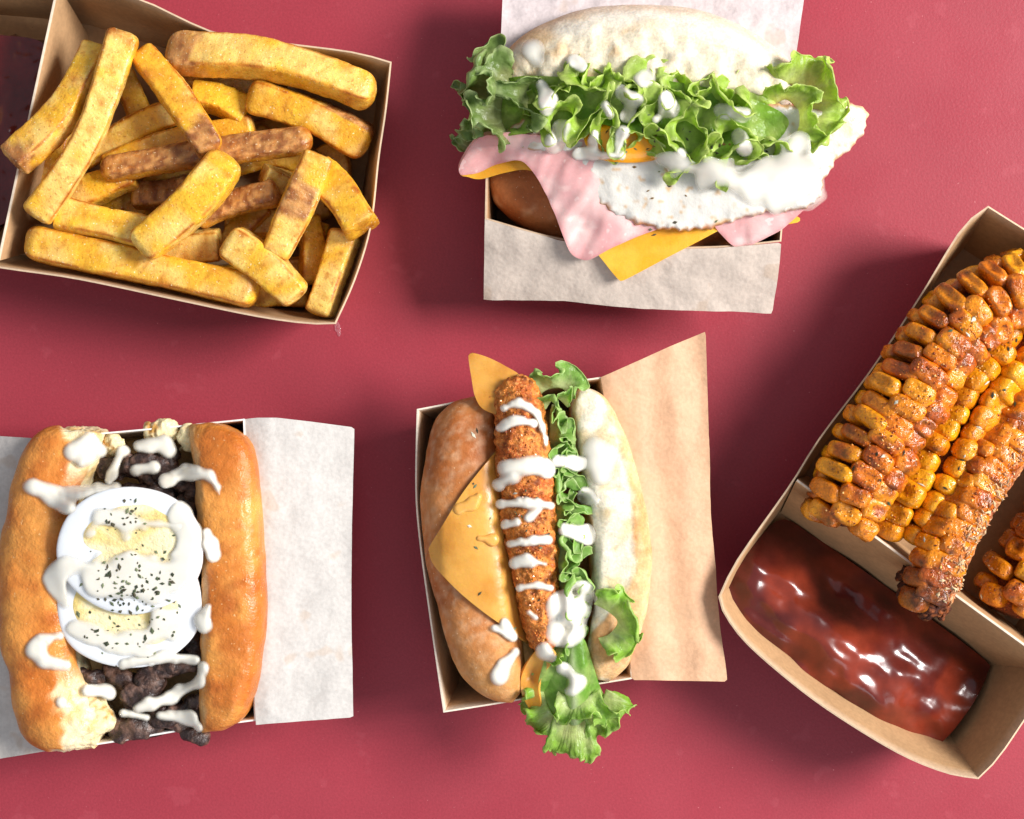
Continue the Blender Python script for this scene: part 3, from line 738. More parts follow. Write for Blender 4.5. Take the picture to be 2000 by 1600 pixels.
def along(spine, w, n, seed, bias=1):
    r_ = random.Random(seed); P = resample(np.array(spine, float)[:, :2], 100); T = norm(np.gradient(P, axis=0)); out = []
    for _ in range(n):
        i = r_.randrange(100); o = r_.gauss(0, .5) * w; out.append((P[i, 0] - T[i, 1] * o, P[i, 1] + T[i, 0] * o))
    return out
CR = [C(206, 106, 28), C(184, 82, 22), C(220, 142, 56), C(128, 54, 18), C(236, 186, 112)]
crumbs('spice_crumbs', ['corn'], along([(2000, 600), (1915, 640), (1848, 715), (1778, 820), (1712, 920), (1664, 1020)], 62, 420, 1), r1, MT['crust'], CR, (1.6, 3.8), 1, lift=-.4, smooth_=True)
crumbs('spice_crumbs', ['corn'], along([(1975, 560), (1880, 600), (1790, 710), (1720, 820), (1650, 930)], 50, 140, 11), r1, MT['crust'], CR[:4], (1.6, 3.2), 11, lift=-.4, smooth_=True)
crumbs('spice_crumbs', ['corn'], along([(1990, 644), (1940, 708), (1850, 848), (1764, 994), (1742, 1044)], 56, 220, 2), r2, MT['crust'], CR[:3] + [CR[4]], (1.5, 3.0), 2, lift=-.4, smooth_=True)
crumbs('spice_crumbs', ['corn'], along([(2010, 830), (1930, 965), (1874, 1070), (1836, 1165)], 56, 260, 3), r3, MT['crust'], CR + [CR[4]], (1.6, 3.4), 3, long=1.3, lift=-.4, smooth_=True)
crumbs('cob_fibres', ['corn'], along([(2030, 880), (1956, 985), (1898, 1090), (1856, 1180)], 36, 420, 13), r3, MT['cob'], [C(236, 206, 160), C(226, 170, 120), C(200, 140, 100)], (2.2, 4.4), 13, long=2.4, lift=-.2)
crumbs('spice_crumbs', ['corn'], along([(2060, 1050), (1978, 1160), (1958, 1205)], 70, 160, 4), r4, MT['crust'], CR[:4], (1.6, 3.4), 4, lift=-.4, smooth_=True)
crumbs('herb_flakes', ['corn'], along([(2000, 660), (1900, 790), (1800, 955), (1745, 1030)], 130, 34, 9), r2, MT['herb'], [C(70, 84, 60), C(205, 205, 185), C(50, 50, 34)], (3, 5), 5, flat=True, long=1.8)
# ================================================================ shared: lettuce, sandwiches
def lettuce(parent, path, width, up=.8, amp=1.6, wave=46, seed=0, reg=None, n=None, m=20, col=None, droop=0, flip=1, fan=0.0, hang=1.0):
    """frilly leaf strip: base curve (px,py,z); grows sideways and upward, its edge longer than its base so it buckles into meanders"""
    b0 = np.array([W(*p) for p in path]); base = resample(b0, 400)
    L = np.r_[0, np.cumsum(np.linalg.norm(np.diff(base, axis=0), axis=1))][-1]
    n = n or int(L / wave * 44) + 60
    base = resample(b0, n); T = norm(np.gradient(base, axis=0)); s = np.linspace(0, 1, n); ds = L / (n - 1)
    Z = np.array([0, 0, 1.0]); sd = norm(np.cross(Z[None], T)) * flip
    D = norm(sd * math.sqrt(max(0, 1 - up * up)) + Z * up); N = np.cross(T, D)
    s3 = np.c_[s * L, np.zeros(n), np.zeros(n)]
    th = 2 * math.pi * s * L / wave + 2.6 * fbm(s3, wave * 2.2, seed, 2); th2 = 2 * math.pi * s * L / (wave * .37) + 3 * fbm(s3, wave, seed + 3, 2)
    om = amp * (1 + .55 * fbm(s3, wave * 1.5, seed + 5, 2)); Wd = width * (1 + .30 * fbm(s3, wave * 1.4, seed + 7, 2))
    env = np.clip(np.minimum(s, 1 - s) / .10, 0.12, 1) ** .6
    ser = np.abs(fbm(s3, 11, seed + 8, 2)) * .5 + .05 * np.sin(2 * math.pi * s * L / 6)
    def J0(x): return 1 - x ** 2 / 4 + x ** 4 / 64 - x ** 6 / 2304 + x ** 8 / 147456
    kb = max(3, int(wave / ds)); ker = np.ones(kb) / kb
    hp = lambda a: a - np.convolve(np.pad(a, (kb // 2, kb - 1 - kb // 2), mode='edge'), ker, 'valid')
    V = np.zeros((m, n, 3)); t = np.linspace(0, 1, m)
    for i, tt in enumerate(t):
        o = om * tt ** .9; o2 = 1.05 * max(0, (tt - .45) / .55) ** 1.3
        a = o * np.sin(th) + o2 * np.sin(th2)
        j = np.maximum(J0(np.minimum(o, 1.95)) * (1 - .25 * o2 ** 2), .2)
        x = np.cumsum(np.cos(a) / j) * ds; y = np.cumsum(np.sin(a) / j) * ds
        lon, lat = hp(x - s * L), hp(y)
        w = Wd * env * (tt - smooth(tt, .80, 1) * ser * .6)
        V[i] = base + D * w[:, None] + N * (lat * env)[:, None] + T * (lon * .9)[:, None] - Z * (droop * tt * tt) + sd * (fan * tt * tt * Wd)[:, None]
        V[i] += N * (5.5 * fbm(V[i], 20, seed + 2, 2) * tt)[:, None] + T * (4 * fbm(V[i], 17, seed + 6, 2) * tt)[:, None]
    v = V.reshape(-1, 3); v[:, 2] = np.maximum(v[:, 2], 4); f = grid_faces(m, n)
    tt = np.repeat(t, n); nz = fbm(v, 40, seed + 4, 3)
    ca, cb, cc = col or (C(196, 208, 132), C(98, 150, 32), C(150, 190, 70))
    c = mix(ca, cb, smooth(tt + .25 * nz, .15, .8)); c = mix(c, cc, smooth(tt, .88, 1) * .85)
    c = mix(c, cc, smooth(nz, .1, .5) * .4)
    sv = np.tile(s * L, m) + 9 * fbm(v, 40, seed + 12, 2) + tt * 10 * np.sin(np.tile(th, m)); vn = np.exp(-((np.abs((sv / 17.0) % 1 - .5)) / .07) ** 2) * (1 - tt * .7)
    c = mix(c, C(222, 232, 176), vn * .55)
    nn = vnormals(v, np.array(f)); k = len(v); v2 = v - nn * .9
    idx = np.arange(k).reshape(m, n); loop = list(idx[0]) + list(idx[1:, -1]) + list(idx[-1, -2::-1]) + list(idx[-2:0:-1, 0])
    faces = f + [tuple(i + k for i in q[::-1]) for q in f] + [(b, a, a + k, b + k) for a, b in zip(loop, loop[1:] + loop[:1])]
    return build('lettuce_leaf', np.concatenate([v, v2]), faces, MT['lettuce'], parent, np.concatenate([c, c]), reg, closed=False)
WHITE = lambda q, d, v: np.broadcast_to(C(240, 234, 220), (len(q), 3))
def pts_in(chains, n, seed):
    r_ = random.Random(seed); out = []
    for _ in range(n):
        x, y, r = r_.choice(chains); a, q = r_.uniform(0, 6.28), r * math.sqrt(r_.random()); out.append((x + q * math.cos(a), y + q * math.sin(a)))
    return out
HERB = [C(92, 102, 74), C(64, 70, 52), C(120, 128, 96), C(84, 78, 60)]
def liner(label, outline, zf, col, res=11, wr=3.0, seed=0, m='paper', sm=False):
    def w(x, y, d):
        p = np.stack([x, y, 0 * x], -1); return wr * fbm(p, 120, seed, 3) + wr * .8 * np.abs(fbm(p, 70, seed + 3, 2))
    o = sheet('paper_liner', outline, zf, 1.6, MT[m], None, lambda x, y, d, v: np.broadcast_to(col, (len(x), 3)) * (1 + .05 * fbm(v, 150, seed + 6, 3))[:, None], res=res, sm=sm, wr=w)
    return tag(o, label, 'paper')
def beef(parent, spots, reg, seed):
    r_ = random.Random(seed)
    for i, (x, y, z, l, w, a) in enumerate(spots):
        a = math.radians(a); dx, dy = math.cos(a) * l / 2, math.sin(a) * l / 2; b = r_.uniform(-.25, .25) * l
        p = np.array([W(x - dx, y - dy, z - 3), W(x - dy * b / l, y + dx * b / l, z + 4), W(x + dx, y + dy, z - 4)])
        v, f, u, t = loft(p, np.array([.7, 1, .85, 1.05, .7]) * w / 2, w * .34, w * .34, ex=2.4, nseg=26, n=36, e=.3, roll=r_.uniform(-.5, .5))
        n = fix_norm(v, f); v = v + n * (w * .20 * fbm(v, 36, seed + i, 2) + 2.2 * fbm(v, 12, seed + i + 5, 3))[:, None]
        c = mix(C(54, 38, 34), C(118, 88, 74), smooth(fbm(v, 22, i, 3), -.1, .5))
        build('beef_strip', v, f, MT['beef'], parent, c, reg)
# ================================================================ EGG AND HAM BURGER
bt = thing('card_box', 'low kraft card box under the egg and ham burger, its dark corner showing at left', 'food box', 1240, 300)
tray(bt, [[(958, 110, 180), (1250, 110, 180), (1552, 122, 180)], [(1552, 122, 180), (1540, 300, 185), (1526, 472, 186)],
          [(1526, 472, 186), (1400, 484, 186), (1240, 484, 186), (1090, 468, 186), (947, 428, 186)], [(947, 428, 186), (950, 300, 184), (958, 110, 180)]], 'bg_box', flare=16, col=C(172, 130, 92))
def zb_front(x, y):
    e = np.interp(x, [940, 1090, 1240, 1400, 1530], [430, 470, 486, 486, 474]); d = y - e
    return np.interp(d, [-10, 0, 14, 60, 190], [189, 192, 187, 166, 112])
liner('pale greaseproof paper flap hanging out in front of the egg burger', [(947, 428), (1010, 447), (1090, 469), (1160, 480), (1240, 485), (1330, 486), (1400, 485), (1526, 474), (1519, 540), (1508, 612), (1400, 607), (1250, 603), (1100, 588), (945, 585), (946, 500)], zb_front, C(212, 196, 182), seed=1, wr=5)
liner('pinkish white greaseproof paper rising behind the top half of the egg burger', [(984, -60), (1572, -60), (1570, 0), (1560, 70), (1548, 150), (1250, 160), (972, 160), (979, 60)], lambda x, y: np.interp(y, [-60, 60, 120, 170], [150, 188, 190, 186]), C(222, 208, 206), seed=2, wr=6)
bg = thing('burger', 'open egg, ham and cheese burger in a floury bun with frilly lettuce and white sauce', 'burger', 1240, 300)
# bottom half of the bun
v, f, u, t = loft_edges([(952, 350), (965, 270), (1080, 200), (1250, 180), (1420, 200), (1510, 280), (1528, 380)], [(952, 350), (970, 400), (1040, 452), (1140, 480), (1260, 492), (1400, 488), (1490, 468), (1528, 380)], 118, 74, 104, ex=2.3, nseg=48, n=70)
n = fix_norm(v, f); v = v + n * (3 * fbm(v, 80, 1, 3))[:, None]
c = mix(C(196, 122, 70), C(160, 88, 44), smooth(fbm(v, 110, 4, 3), -.4, .4)); c = mix(c, C(226, 184, 140), smooth(fbm(v, 40, 8, 3), .15, .6) * .5)
build('bun_base', v, f, MT['bread'], bg, c, 'bg')
# top half
v, f, u, t = loft_edges([(966, 172), (984, 112), (1040, 62), (1130, 26), (1250, 13), (1370, 28), (1460, 66), (1532, 118), (1563, 172)], [(966, 172), (1030, 214), (1150, 250), (1300, 262), (1430, 250), (1520, 222), (1563, 172)], 178, 116, 120, ex=2.2, nseg=90, n=130)
n = fix_norm(v, f); x, y = unW(v)
arc = resample(np.array([(966, 172), (984, 112), (1040, 62), (1130, 26), (1250, 13), (1370, 28), (1460, 66), (1532, 118), (1563, 172)], float), 60)
da = segdist(np.c_[x, y], arc, False)
nz = fbm(v, 60, 3, 3)
rough = smooth(da + 16 * nz, 26, 50) * (v[:, 2] > 170)
v = v + n * (2.5 * fbm(v, 90, 2, 3) + rough * (11 * fbm(v, 40, 5, 3) + 5 * np.abs(fbm(v, 20, 7, 2)) - 4))[:, None]
c = mix(C(226, 216, 198), C(216, 184, 142), smooth(fbm(v, 90, 6, 3) + (1180 - x) / 420, .0, .9) * (1 - .4 * rough))
c = mix(c, C(226, 212, 184), rough * .8); c = mix(c, C(214, 164, 100), rough * smooth(fbm(v, 40, 12, 3), .25, .6) * .5)
c = mix(c, C(208, 160, 108), smooth(14 - da, 0, 14) * .35)
build('bun_top', v, f, MT['crumb'], bg, c, 'bg')
# cheese, ham
def cheese_col(x, y, d, v): return mix(C(236, 166, 40), C(242, 180, 62), smooth(fbm(v, 60, 2, 2), -.3, .4))
cz = rbf([(1100, 330, 200), (1300, 300, 212), (1480, 400, 204), (1170, 495, 196), (1215, 548, 186), (1392, 456, 200), (1300, 500, 194)])
sheet('cheese_slice', [(1080, 380), (1120, 450), (1163, 492), (1198, 535), (1210, 547), (1222, 546), (1300, 505), (1395, 455), (1470, 410), (1400, 330), (1250, 290), (1120, 320)], cz, 8, MT['cheese'], bg, cheese_col, res=8, reg='bg', rings=(2, 5))
cz2 = rbf([(903, 338, 196), (930, 350, 188), (1000, 330, 206), (1050, 345, 208), (1000, 280, 208), (930, 290, 206), (1080, 300, 212)])
sheet('cheese_slice', [(900, 336), (915, 346), (940, 350), (985, 338), (1030, 332), (1062, 352), (1090, 400), (1120, 330), (1050, 270), (950, 280)], cz2, 8, MT['cheese'], bg, cheese_col, res=7, reg='bg', rings=(2, 5))
sheet('cheese_slice', [(1490, 420), (1540, 423), (1560, 424), (1561, 433), (1540, 438), (1480, 450)], lambda x, y: 196 + 0 * x, 7, MT['cheese'], bg, cheese_col, res=6, reg='bg', rings=(2, 4))
def ham_col(x, y, d, v):
    c = mix(C(222, 166, 164), C(232, 188, 183), smooth(fbm(v, 70, 3, 3), -.35, .4)); c = mix(c, C(246, 214, 206), smooth(fbm(v * [1, 2.2, 1], 60, 7, 3), .2, .6) * .6)
    return mix(c, C(206, 128, 128), smooth(7 - d, 0, 6) * .5)
hz = rbf([(903, 330, 206), (935, 268, 262), (912, 300, 236), (962, 262, 268), (950, 305, 214), (938, 330, 200), (990, 280, 250), (1000, 316, 226), (1050, 345, 224), (1080, 300, 240), (1075, 400, 216), (1104, 468, 208), (1140, 506, 200), (1180, 470, 214), (1200, 380, 226), (1160, 420, 222), (1300, 440, 212), (1120, 370, 236), (1140, 440, 208), (1350, 350, 226)])
sheet('ham_slice', [(896, 330), (903, 341), (935, 338), (970, 322), (1015, 314), (1046, 342), (1066, 380), (1086, 425), (1104, 472), (1116, 496), (1135, 507), (1155, 506), (1200, 482), (1290, 446), (1360, 430), (1400, 380), (1300, 300), (1100, 270), (1010, 262), (975, 264), (950, 262), (928, 276), (906, 306)], hz, 6, MT['ham'], bg, ham_col, res=6, reg='bg', rings=(2, 4),
      wr=lambda x, y, d: 5 * fbm(np.stack([x + y * .5, y * .45, 0 * x], -1), 42, 6, 2))
hz2 = rbf([(1400, 420, 214), (1480, 400, 216), (1568, 408, 206), (1520, 450, 196), (1450, 482, 188), (1415, 462, 196), (1470, 440, 208), (1430, 445, 200)])
sheet('ham_slice', [(1380, 400), (1470, 395), (1566, 404), (1568, 412), (1530, 446), (1490, 468), (1452, 484), (1432, 480), (1412, 462), (1395, 440)], hz2, 6, MT['ham'], bg, ham_col, res=6, reg='bg', rings=(2, 4),
      wr=lambda x, y, d: 4.5 * fbm(np.stack([x, y * .5, 0 * x], -1), 34, 8, 2))
# fried egg
ez = rbf([(1010, 270, 252), (1060, 250, 258), (1120, 300, 246), (1135, 350, 236), (1180, 400, 230), (1250, 436, 226), (1340, 450, 222), (1420, 440, 220), (1500, 410, 226), (1600, 380, 222), (1625, 320, 224), (1690, 260, 228), (1690, 215, 232), (1650, 205, 242), (1580, 230, 254), (1300, 320, 250), (1450, 330, 252), (1200, 290, 256), (1250, 250, 262), (1450, 230, 262)])
eo = resample(np.array([(985, 268), (1005, 288), (1060, 300), (1115, 302), (1128, 340), (1148, 372), (1172, 402), (1204, 424), (1250, 440), (1300, 450), (1350, 452), (1400, 446), (1440, 432), (1500, 418), (1560, 412), (1600, 392), (1618, 345), (1640, 312), (1672, 285), (1694, 250), (1698, 222), (1682, 205), (1655, 200), (1600, 210), (1500, 200), (1300, 200), (1150, 220), (1060, 225), (1010, 240)], float), 260, True)
tt = np.arange(260); eo = eo + norm(eo - eo.mean(0)) * (2.6 * np.sin(tt * 1.9) + 2.2 * np.sin(tt * .83 + 1))[:, None]
def egg_col(x, y, d, v):
    nz = fbm(v, 26, 3, 3)
    c = np.broadcast_to(C(216, 211, 202), (len(x), 3)); lowr = smooth(1230 - x + (y - 330) * .8, -60, 120)
    brown = smooth(9 - d + 8 * nz, 0, 8) * np.where((y > 290) & (x < 1440), 1, .85)
    c = mix(c, C(186, 116, 58), np.clip(brown, 0, 1) * .9)
    rt = smooth(x, 1630, 1665); c = mix(c, C(232, 196, 150), rt * smooth(nz, -.25, .3) * .8)
    left = smooth(1100 - x, 0, 50) * smooth(fbm(v, 36, 9, 3), -.2, .25); c = mix(c, C(188, 134, 66), left * .85)
    c = mix(c, C(206, 160, 100), smooth(fbm(v, 14, 13, 2), .42, .6) * .7)
    return c
sheet('egg_white', eo, ez, 13, MT['egg'], bg, egg_col, res=6, reg='bg', sm=False, rings=(1.5, 4, 8), round_edge=11,
      wr=lambda x, y, d: 4 * fbm(np.stack([x, y, 0 * x], -1), 60, 6, 3) + 3 * smooth(26 - d, 0, 20) * fbm(np.stack([x, y, 0 * x], -1), 13, 8, 2))
D = Drape(['bg'], (1090, 200, 1340, 340), 5, 1, 1.5, .3)
sheet('egg_yolk', [(1140, 270), (1160, 245), (1220, 235), (1280, 250), (1300, 285), (1280, 312), (1220, 318), (1165, 308)], lambda x, y: D(x, y) + 6 + 12 * np.clip(1 - ((x - 1220) / 80) ** 2 - ((y - 278) / 42) ** 2, 0, 1) ** .5, 9, MT['yolk'], bg, const(C(238, 158, 18)), res=6, reg='bg', rings=(2, 4))
# lettuce
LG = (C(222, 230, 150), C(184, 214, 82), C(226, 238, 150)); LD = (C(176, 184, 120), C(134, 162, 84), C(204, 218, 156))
ly = Drape(['bg'], (940, 90, 1560, 330), 8, 1, 1.5, .3)
sheet('lettuce_leaf', [(950, 175), (1010, 150), (1100, 150), (1250, 152), (1400, 175), (1500, 205), (1540, 240), (1500, 290), (1420, 305), (1330, 296), (1260, 262), (1160, 240), (1080, 248), (1015, 262), (955, 255)], lambda x, y: np.maximum(ly(x, y) + 6, 226), 2, MT['lettuce'], bg,
      lambda x, y, d, v: mix(C(190, 212, 110), C(146, 188, 66), smooth(fbm(v, 50, 3, 3), -.3, .3)), res=7, reg='bgl', wr=lambda x, y, d: 13 * fbm(np.stack([x, y, 0 * x], -1), 52, 4, 3))
lettuce(bg, [(1020, 205, 240), (1120, 196, 246), (1260, 200, 250), (1400, 222, 248), (1500, 240, 242)], 66, up=.82, amp=1.8, wave=84, seed=1, reg='bgl', col=LG)
lettuce(bg, [(1020, 225, 244), (1130, 222, 250), (1260, 232, 254), (1390, 256, 252), (1490, 270, 248)], 62, up=.97, amp=1.85, wave=76, seed=2, reg='bgl', flip=-1, col=LG)
lettuce(bg, [(1090, 222, 248), (1200, 236, 252), (1300, 262, 254), (1400, 282, 252), (1490, 296, 248)], 58, up=.72, amp=1.8, wave=66, seed=3, reg='bgl', flip=-1, col=LG)
lettuce(bg, [(1060, 195, 244), (1180, 192, 250), (1320, 205, 252), (1450, 232, 248)], 62, up=.9, amp=1.85, wave=62, seed=14, reg='bgl', col=LG)
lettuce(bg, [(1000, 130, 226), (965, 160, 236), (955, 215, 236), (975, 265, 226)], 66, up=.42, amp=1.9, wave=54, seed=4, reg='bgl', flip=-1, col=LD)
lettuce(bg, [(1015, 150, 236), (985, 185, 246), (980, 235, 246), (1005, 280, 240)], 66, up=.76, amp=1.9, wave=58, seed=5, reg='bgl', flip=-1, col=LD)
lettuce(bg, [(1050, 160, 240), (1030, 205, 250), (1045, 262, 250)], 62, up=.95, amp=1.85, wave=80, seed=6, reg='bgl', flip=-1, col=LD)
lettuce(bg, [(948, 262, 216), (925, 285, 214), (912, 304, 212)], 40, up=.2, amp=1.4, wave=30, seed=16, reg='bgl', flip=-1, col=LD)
lettuce(bg, [(1510, 185, 240), (1545, 165, 248), (1580, 190, 248), (1584, 232, 244), (1560, 260, 238)], 62, up=.42, amp=1.85, wave=52, seed=7, reg='bgl', flip=1, col=LG)
lettuce(bg, [(1500, 215, 244), (1535, 195, 254), (1560, 225, 254), (1550, 265, 248)], 58, up=.85, amp=1.85, wave=56, seed=8, reg='bgl', flip=1, col=LG)
lettuce(bg, [(1440, 268, 248), (1500, 262, 250), (1560, 272, 246)], 48, up=.6, amp=1.8, wave=62, seed=9, reg='bgl', flip=-1, col=LG)
# sauce
SB = ['bg', 'bgl']
sauce('egg_sauce', [[(1400, 338, 20), (1470, 362, 34), (1550, 358, 44), (1584, 340, 30)], [(1550, 290, 26), (1570, 345, 40)], [(1470, 380, 14), (1550, 394, 16)], [(1300, 318, 12), (1400, 338, 16)]], SB, MT['sauce'], bg, WHITE, T=2.2, w=50, k=30, reg=None, mf=2, sg=3, rag=10, seed=1, tight=.9)
for i, (ch, T) in enumerate([([[(1040, 100, 17), (1046, 116, 13)]], 7), ([[(1058, 165, 10), (1070, 190, 12), (1066, 212, 9)]], 9), ([[(1122, 118, 9), (1136, 128, 8)]], 8), ([[(1256, 154, 14)]], 12),
        ([[(1214, 180, 15), (1240, 196, 12), (1228, 228, 11)]], 10), ([[(1300, 190, 9), (1310, 214, 12), (1284, 232, 9)]], 9), ([[(1404, 214, 14), (1450, 224, 11)]], 9), ([[(1164, 262, 6), (1160, 300, 8)], [(1130, 300, 7), (1215, 306, 9)]], 7),
        ([[(1216, 262, 8), (1206, 300, 8)]], 7), ([[(1096, 248, 13), (1082, 278, 13)]], 9), ([[(1440, 268, 13), (1452, 290, 10)]], 9), ([[(1180, 205, 8), (1190, 222, 8)]], 9), ([[(1330, 300, 9), (1318, 316, 9)]], 8)]):
    sauce('sauce_drizzle', [[(x, y, r * 1.45) for x, y, r in c_] for c_ in ch], SB, MT['sauce'], bg, WHITE, T=T * .6, w=14, k=10, step=2.2, seed=20 + i, mf=1, sg=1.3, tight=.5, rag=4, raw=True)
crumbs('herb_flakes', ['bg', 'bgl'], pts_in([(1210, 330, 50), (1300, 290, 70), (1450, 290, 60), (1330, 390, 90), (1230, 250, 60)], 46, 3), bg, MT['herb'], HERB + [C(120, 92, 50)], (2.2, 4.4), 3, flat=True, long=1.6)
# ================================================================ BEEF AND EGG SANDWICH
rt_ = thing('card_box', 'thin-walled card box under the beef and boiled egg sandwich at lower left', 'food box', 290, 1140)
tray(rt_, [[(62, 862, 185), (150, 850, 186), (300, 836, 188), (478, 818, 188)], [(478, 818, 188), (488, 1100, 188), (500, 1408, 188)], [(500, 1408, 188), (380, 1424, 188), (230, 1449, 188), (108, 1467, 186)], [(108, 1467, 186), (80, 1150, 186), (62, 862, 185)]], 'rs_box', flare=20, col=C(186, 166, 146), edgecol=C(240, 236, 230))
liner('white greaseproof paper sticking out to the right of the beef and egg sandwich', [(476, 819), (500, 816), (541, 816), (610, 824), (692, 835), (688, 1000), (686, 1200), (690, 1401), (600, 1408), (500, 1416), (494, 1300), (486, 1050)],
      lambda x, y: np.interp(x, [470, 500, 524, 536, 692], [186, 192, 192, 188, 148]), C(206, 201, 195), seed=5, wr=4)
liner('white greaseproof paper under the left edge of the beef and egg sandwich', [(-160, 838), (0, 852), (66, 856), (84, 1150), (112, 1464), (60, 1472), (0, 1482), (-160, 1500)], lambda x, y: np.interp(x, [-160, 0, 66, 112], [130, 168, 190, 192]), C(212, 204, 196), seed=6, wr=4)
rs = thing('beef_sandwich', 'glazed bun filled with dark beef strips, boiled egg slices and white sauce', 'sandwich', 290, 1140)
CR1, CR2 = C(206, 130, 56), C(176, 92, 30)
def glazed(v, seed, tone=0):
    c = mix(C(226, 152, 72), C(200, 114, 44), smooth(fbm(v, 120, seed, 3) + tone, -.4, .4)); c = mix(c, C(170, 86, 30), smooth(fbm(v, 46, seed + 3, 3), .1, .6) * .6); return c
RL = [(160, 836), (85, 838), (42, 898), (20, 1000), (2, 1090), (4, 1250), (22, 1320), (36, 1400), (62, 1446), (120, 1466), (186, 1464)]
RR = [(160, 836), (206, 846), (196, 900), (172, 960), (160, 1060), (160, 1180), (166, 1280), (190, 1350), (216, 1404), (186, 1464)]
v, f, u, t = loft_edges(RL, RR, [186, 186, 182, 180, 182, 186, 186], [58, 62, 66, 66, 66, 62, 58], 110, ex=2.5, nseg=72, n=120)
n = fix_norm(v, f); x, y = unW(v); dR = segdist(np.c_[x, y], resample(np.array(RR, float), 60), False)
ends = np.maximum(smooth(960 - y, 0, 60), smooth(y, 1290, 1350)); wdt = np.where(y < 1100, 46, 78)
tear = smooth(wdt - dR + 26 * fbm(v, 40, 4, 3), -6, 8) * ends; tear = np.maximum(tear, smooth(16 - dR, 0, 8))
v = v + n * (7 * fbm(v, 110, 2, 3) + tear * (6 * fbm(v, 30, 5, 4) + 4 * fbm(v, 11, 6, 3) - 4))[:, None]
c = glazed(v, 3); c = mix(c, mix(C(240, 222, 178), C(226, 190, 128), smooth(fbm(v, 34, 9, 3), -.1, .5)), tear)
build('bun_half', v, f, MT['glazed'], rs, c, 'rs')
QL = [(374, 832), (378, 868), (388, 960), (396, 1080), (398, 1200), (394, 1320), (394, 1431)]
QR = [(374, 832), (440, 831), (492, 862), (507, 920), (517, 1010), (523, 1110), (524, 1210), (510, 1300), (488, 1382), (440, 1420), (394, 1431)]
v, f, u, t = loft_edges(QL, QR, 186, [62, 66, 68, 68, 66, 62], 110, ex=3.2, nseg=72, n=120)
n = fix_norm(v, f); x, y = unW(v); v = v + n * (6 * fbm(v, 100, 12, 3) + 2.2 * np.abs(fbm(v * [1, .35, 1], 22, 14, 3)))[:, None]
dQ = segdist(np.c_[x, y], resample(np.array(QL, float), 60), False)
c = glazed(v, 13, .05); c = mix(c, C(204, 160, 104), smooth(9 - dQ + 8 * fbm(v, 40, 3, 3), 0, 8) * .8)
build('bun_half', v, f, MT['glazed'], rs, c, 'rs')
v, f, u, t = loft([W(280, 850, 70), W(290, 1140, 66), W(300, 1430, 70)], 190, 40, 60, ex=3, nseg=40, n=40, e=.1)
build('bun_base', v, f, MT['crumb'], rs, C(214, 180, 130), 'rs')
for i, (a, b, w, z) in enumerate([((282, 850), (352, 842), 40, 168), ((352, 846), (384, 880), 44, 176), ((205, 862), (236, 878), 34, 176), ((150, 1352), (205, 1432), 62, 190)]):
    p = np.array([W(*a, z), W((a[0] + b[0]) / 2 + 3, (a[1] + b[1]) / 2 - 4, z + 6), W(*b, z)])
    v, f, u, t = loft(p, w / 2, w * .4, w * .4, nseg=30, n=36, e=.5); n = fix_norm(v, f); v = v + n * (8 * fbm(v, 26, i + 3, 3) + 4 * fbm(v, 9, i + 7, 3))[:, None]
    build('torn_crumb', v, f, MT['crumb'], rs, mix(C(240, 220, 172), C(214, 160, 86), smooth(fbm(v, 22, i, 3), .0, .5)), 'rs')
B = [(230, 910, 172, 80, 42, 170), (300, 902, 184, 92, 46, 10), (345, 925, 186, 90, 48, 30), (260, 930, 176, 110, 46, 8), (318, 890, 180, 70, 34, -20), (385, 965, 186, 60, 50, 50), (370, 1000, 178, 80, 50, 80), (388, 1110, 176, 110, 42, 85), (400, 1160, 172, 90, 40, 80), (390, 1050, 174, 80, 44, 80),
     (178, 1318, 186, 70, 36, 8), (235, 1322, 178, 76, 44, 20), (280, 1345, 190, 90, 46, -35), (310, 1318, 192, 100, 44, -30), (350, 1300, 188, 80, 40, -12), (355, 1382, 184, 90, 40, -25), (395, 1366, 198, 60, 30, -35), (270, 1420, 172, 120, 52, -8), (330, 1408, 176, 100, 44, 12), (380, 1432, 180, 60, 30, 20), (225, 1410, 166, 60, 46, 30), (370, 1260, 172, 90, 44, 70), (300, 1380, 168, 120, 50, 10), (400, 1230, 166, 80, 40, 80),
     (200, 1000, 168, 100, 50, 80), (185, 1200, 168, 120, 50, 85), (290, 960, 172, 120, 50, 0), (300, 1260, 170, 120, 50, 0)]
beef(rs, B, 'rs', 5)
def disc(name, cx, cy, z, rx, ry, th, tilt, m, parent, col, reg, e1=8.0, rot=0, wob=.0, seed=0):
    V, F = superell(72, 15, e1, 2.05); k = 1 - z / H
    a = math.radians(rot); ang = np.arctan2(V[:, 1], V[:, 0])
    V = V * np.array([rx * k, ry * k, th / 2]) * (1 + wob * fbm(np.c_[np.cos(ang), np.sin(ang), 0 * ang], .9, seed, 2))[:, None]
    V = V[:, 0:1] * np.array([math.cos(a), math.sin(a), 0]) + V[:, 1:2] * np.array([-math.sin(a), math.cos(a), 0]) + V[:, 2:3] * np.array([0, 0, 1.0])
    V[:, 2] += V[:, 1] * tilt[1] + V[:, 0] * tilt[0]
    V = V + W(cx, cy, z); c = col(V) if callable(col) else np.broadcast_to(col, (len(V), 3))
    return build(name, V, F, m, parent, c, reg, sharp=70)
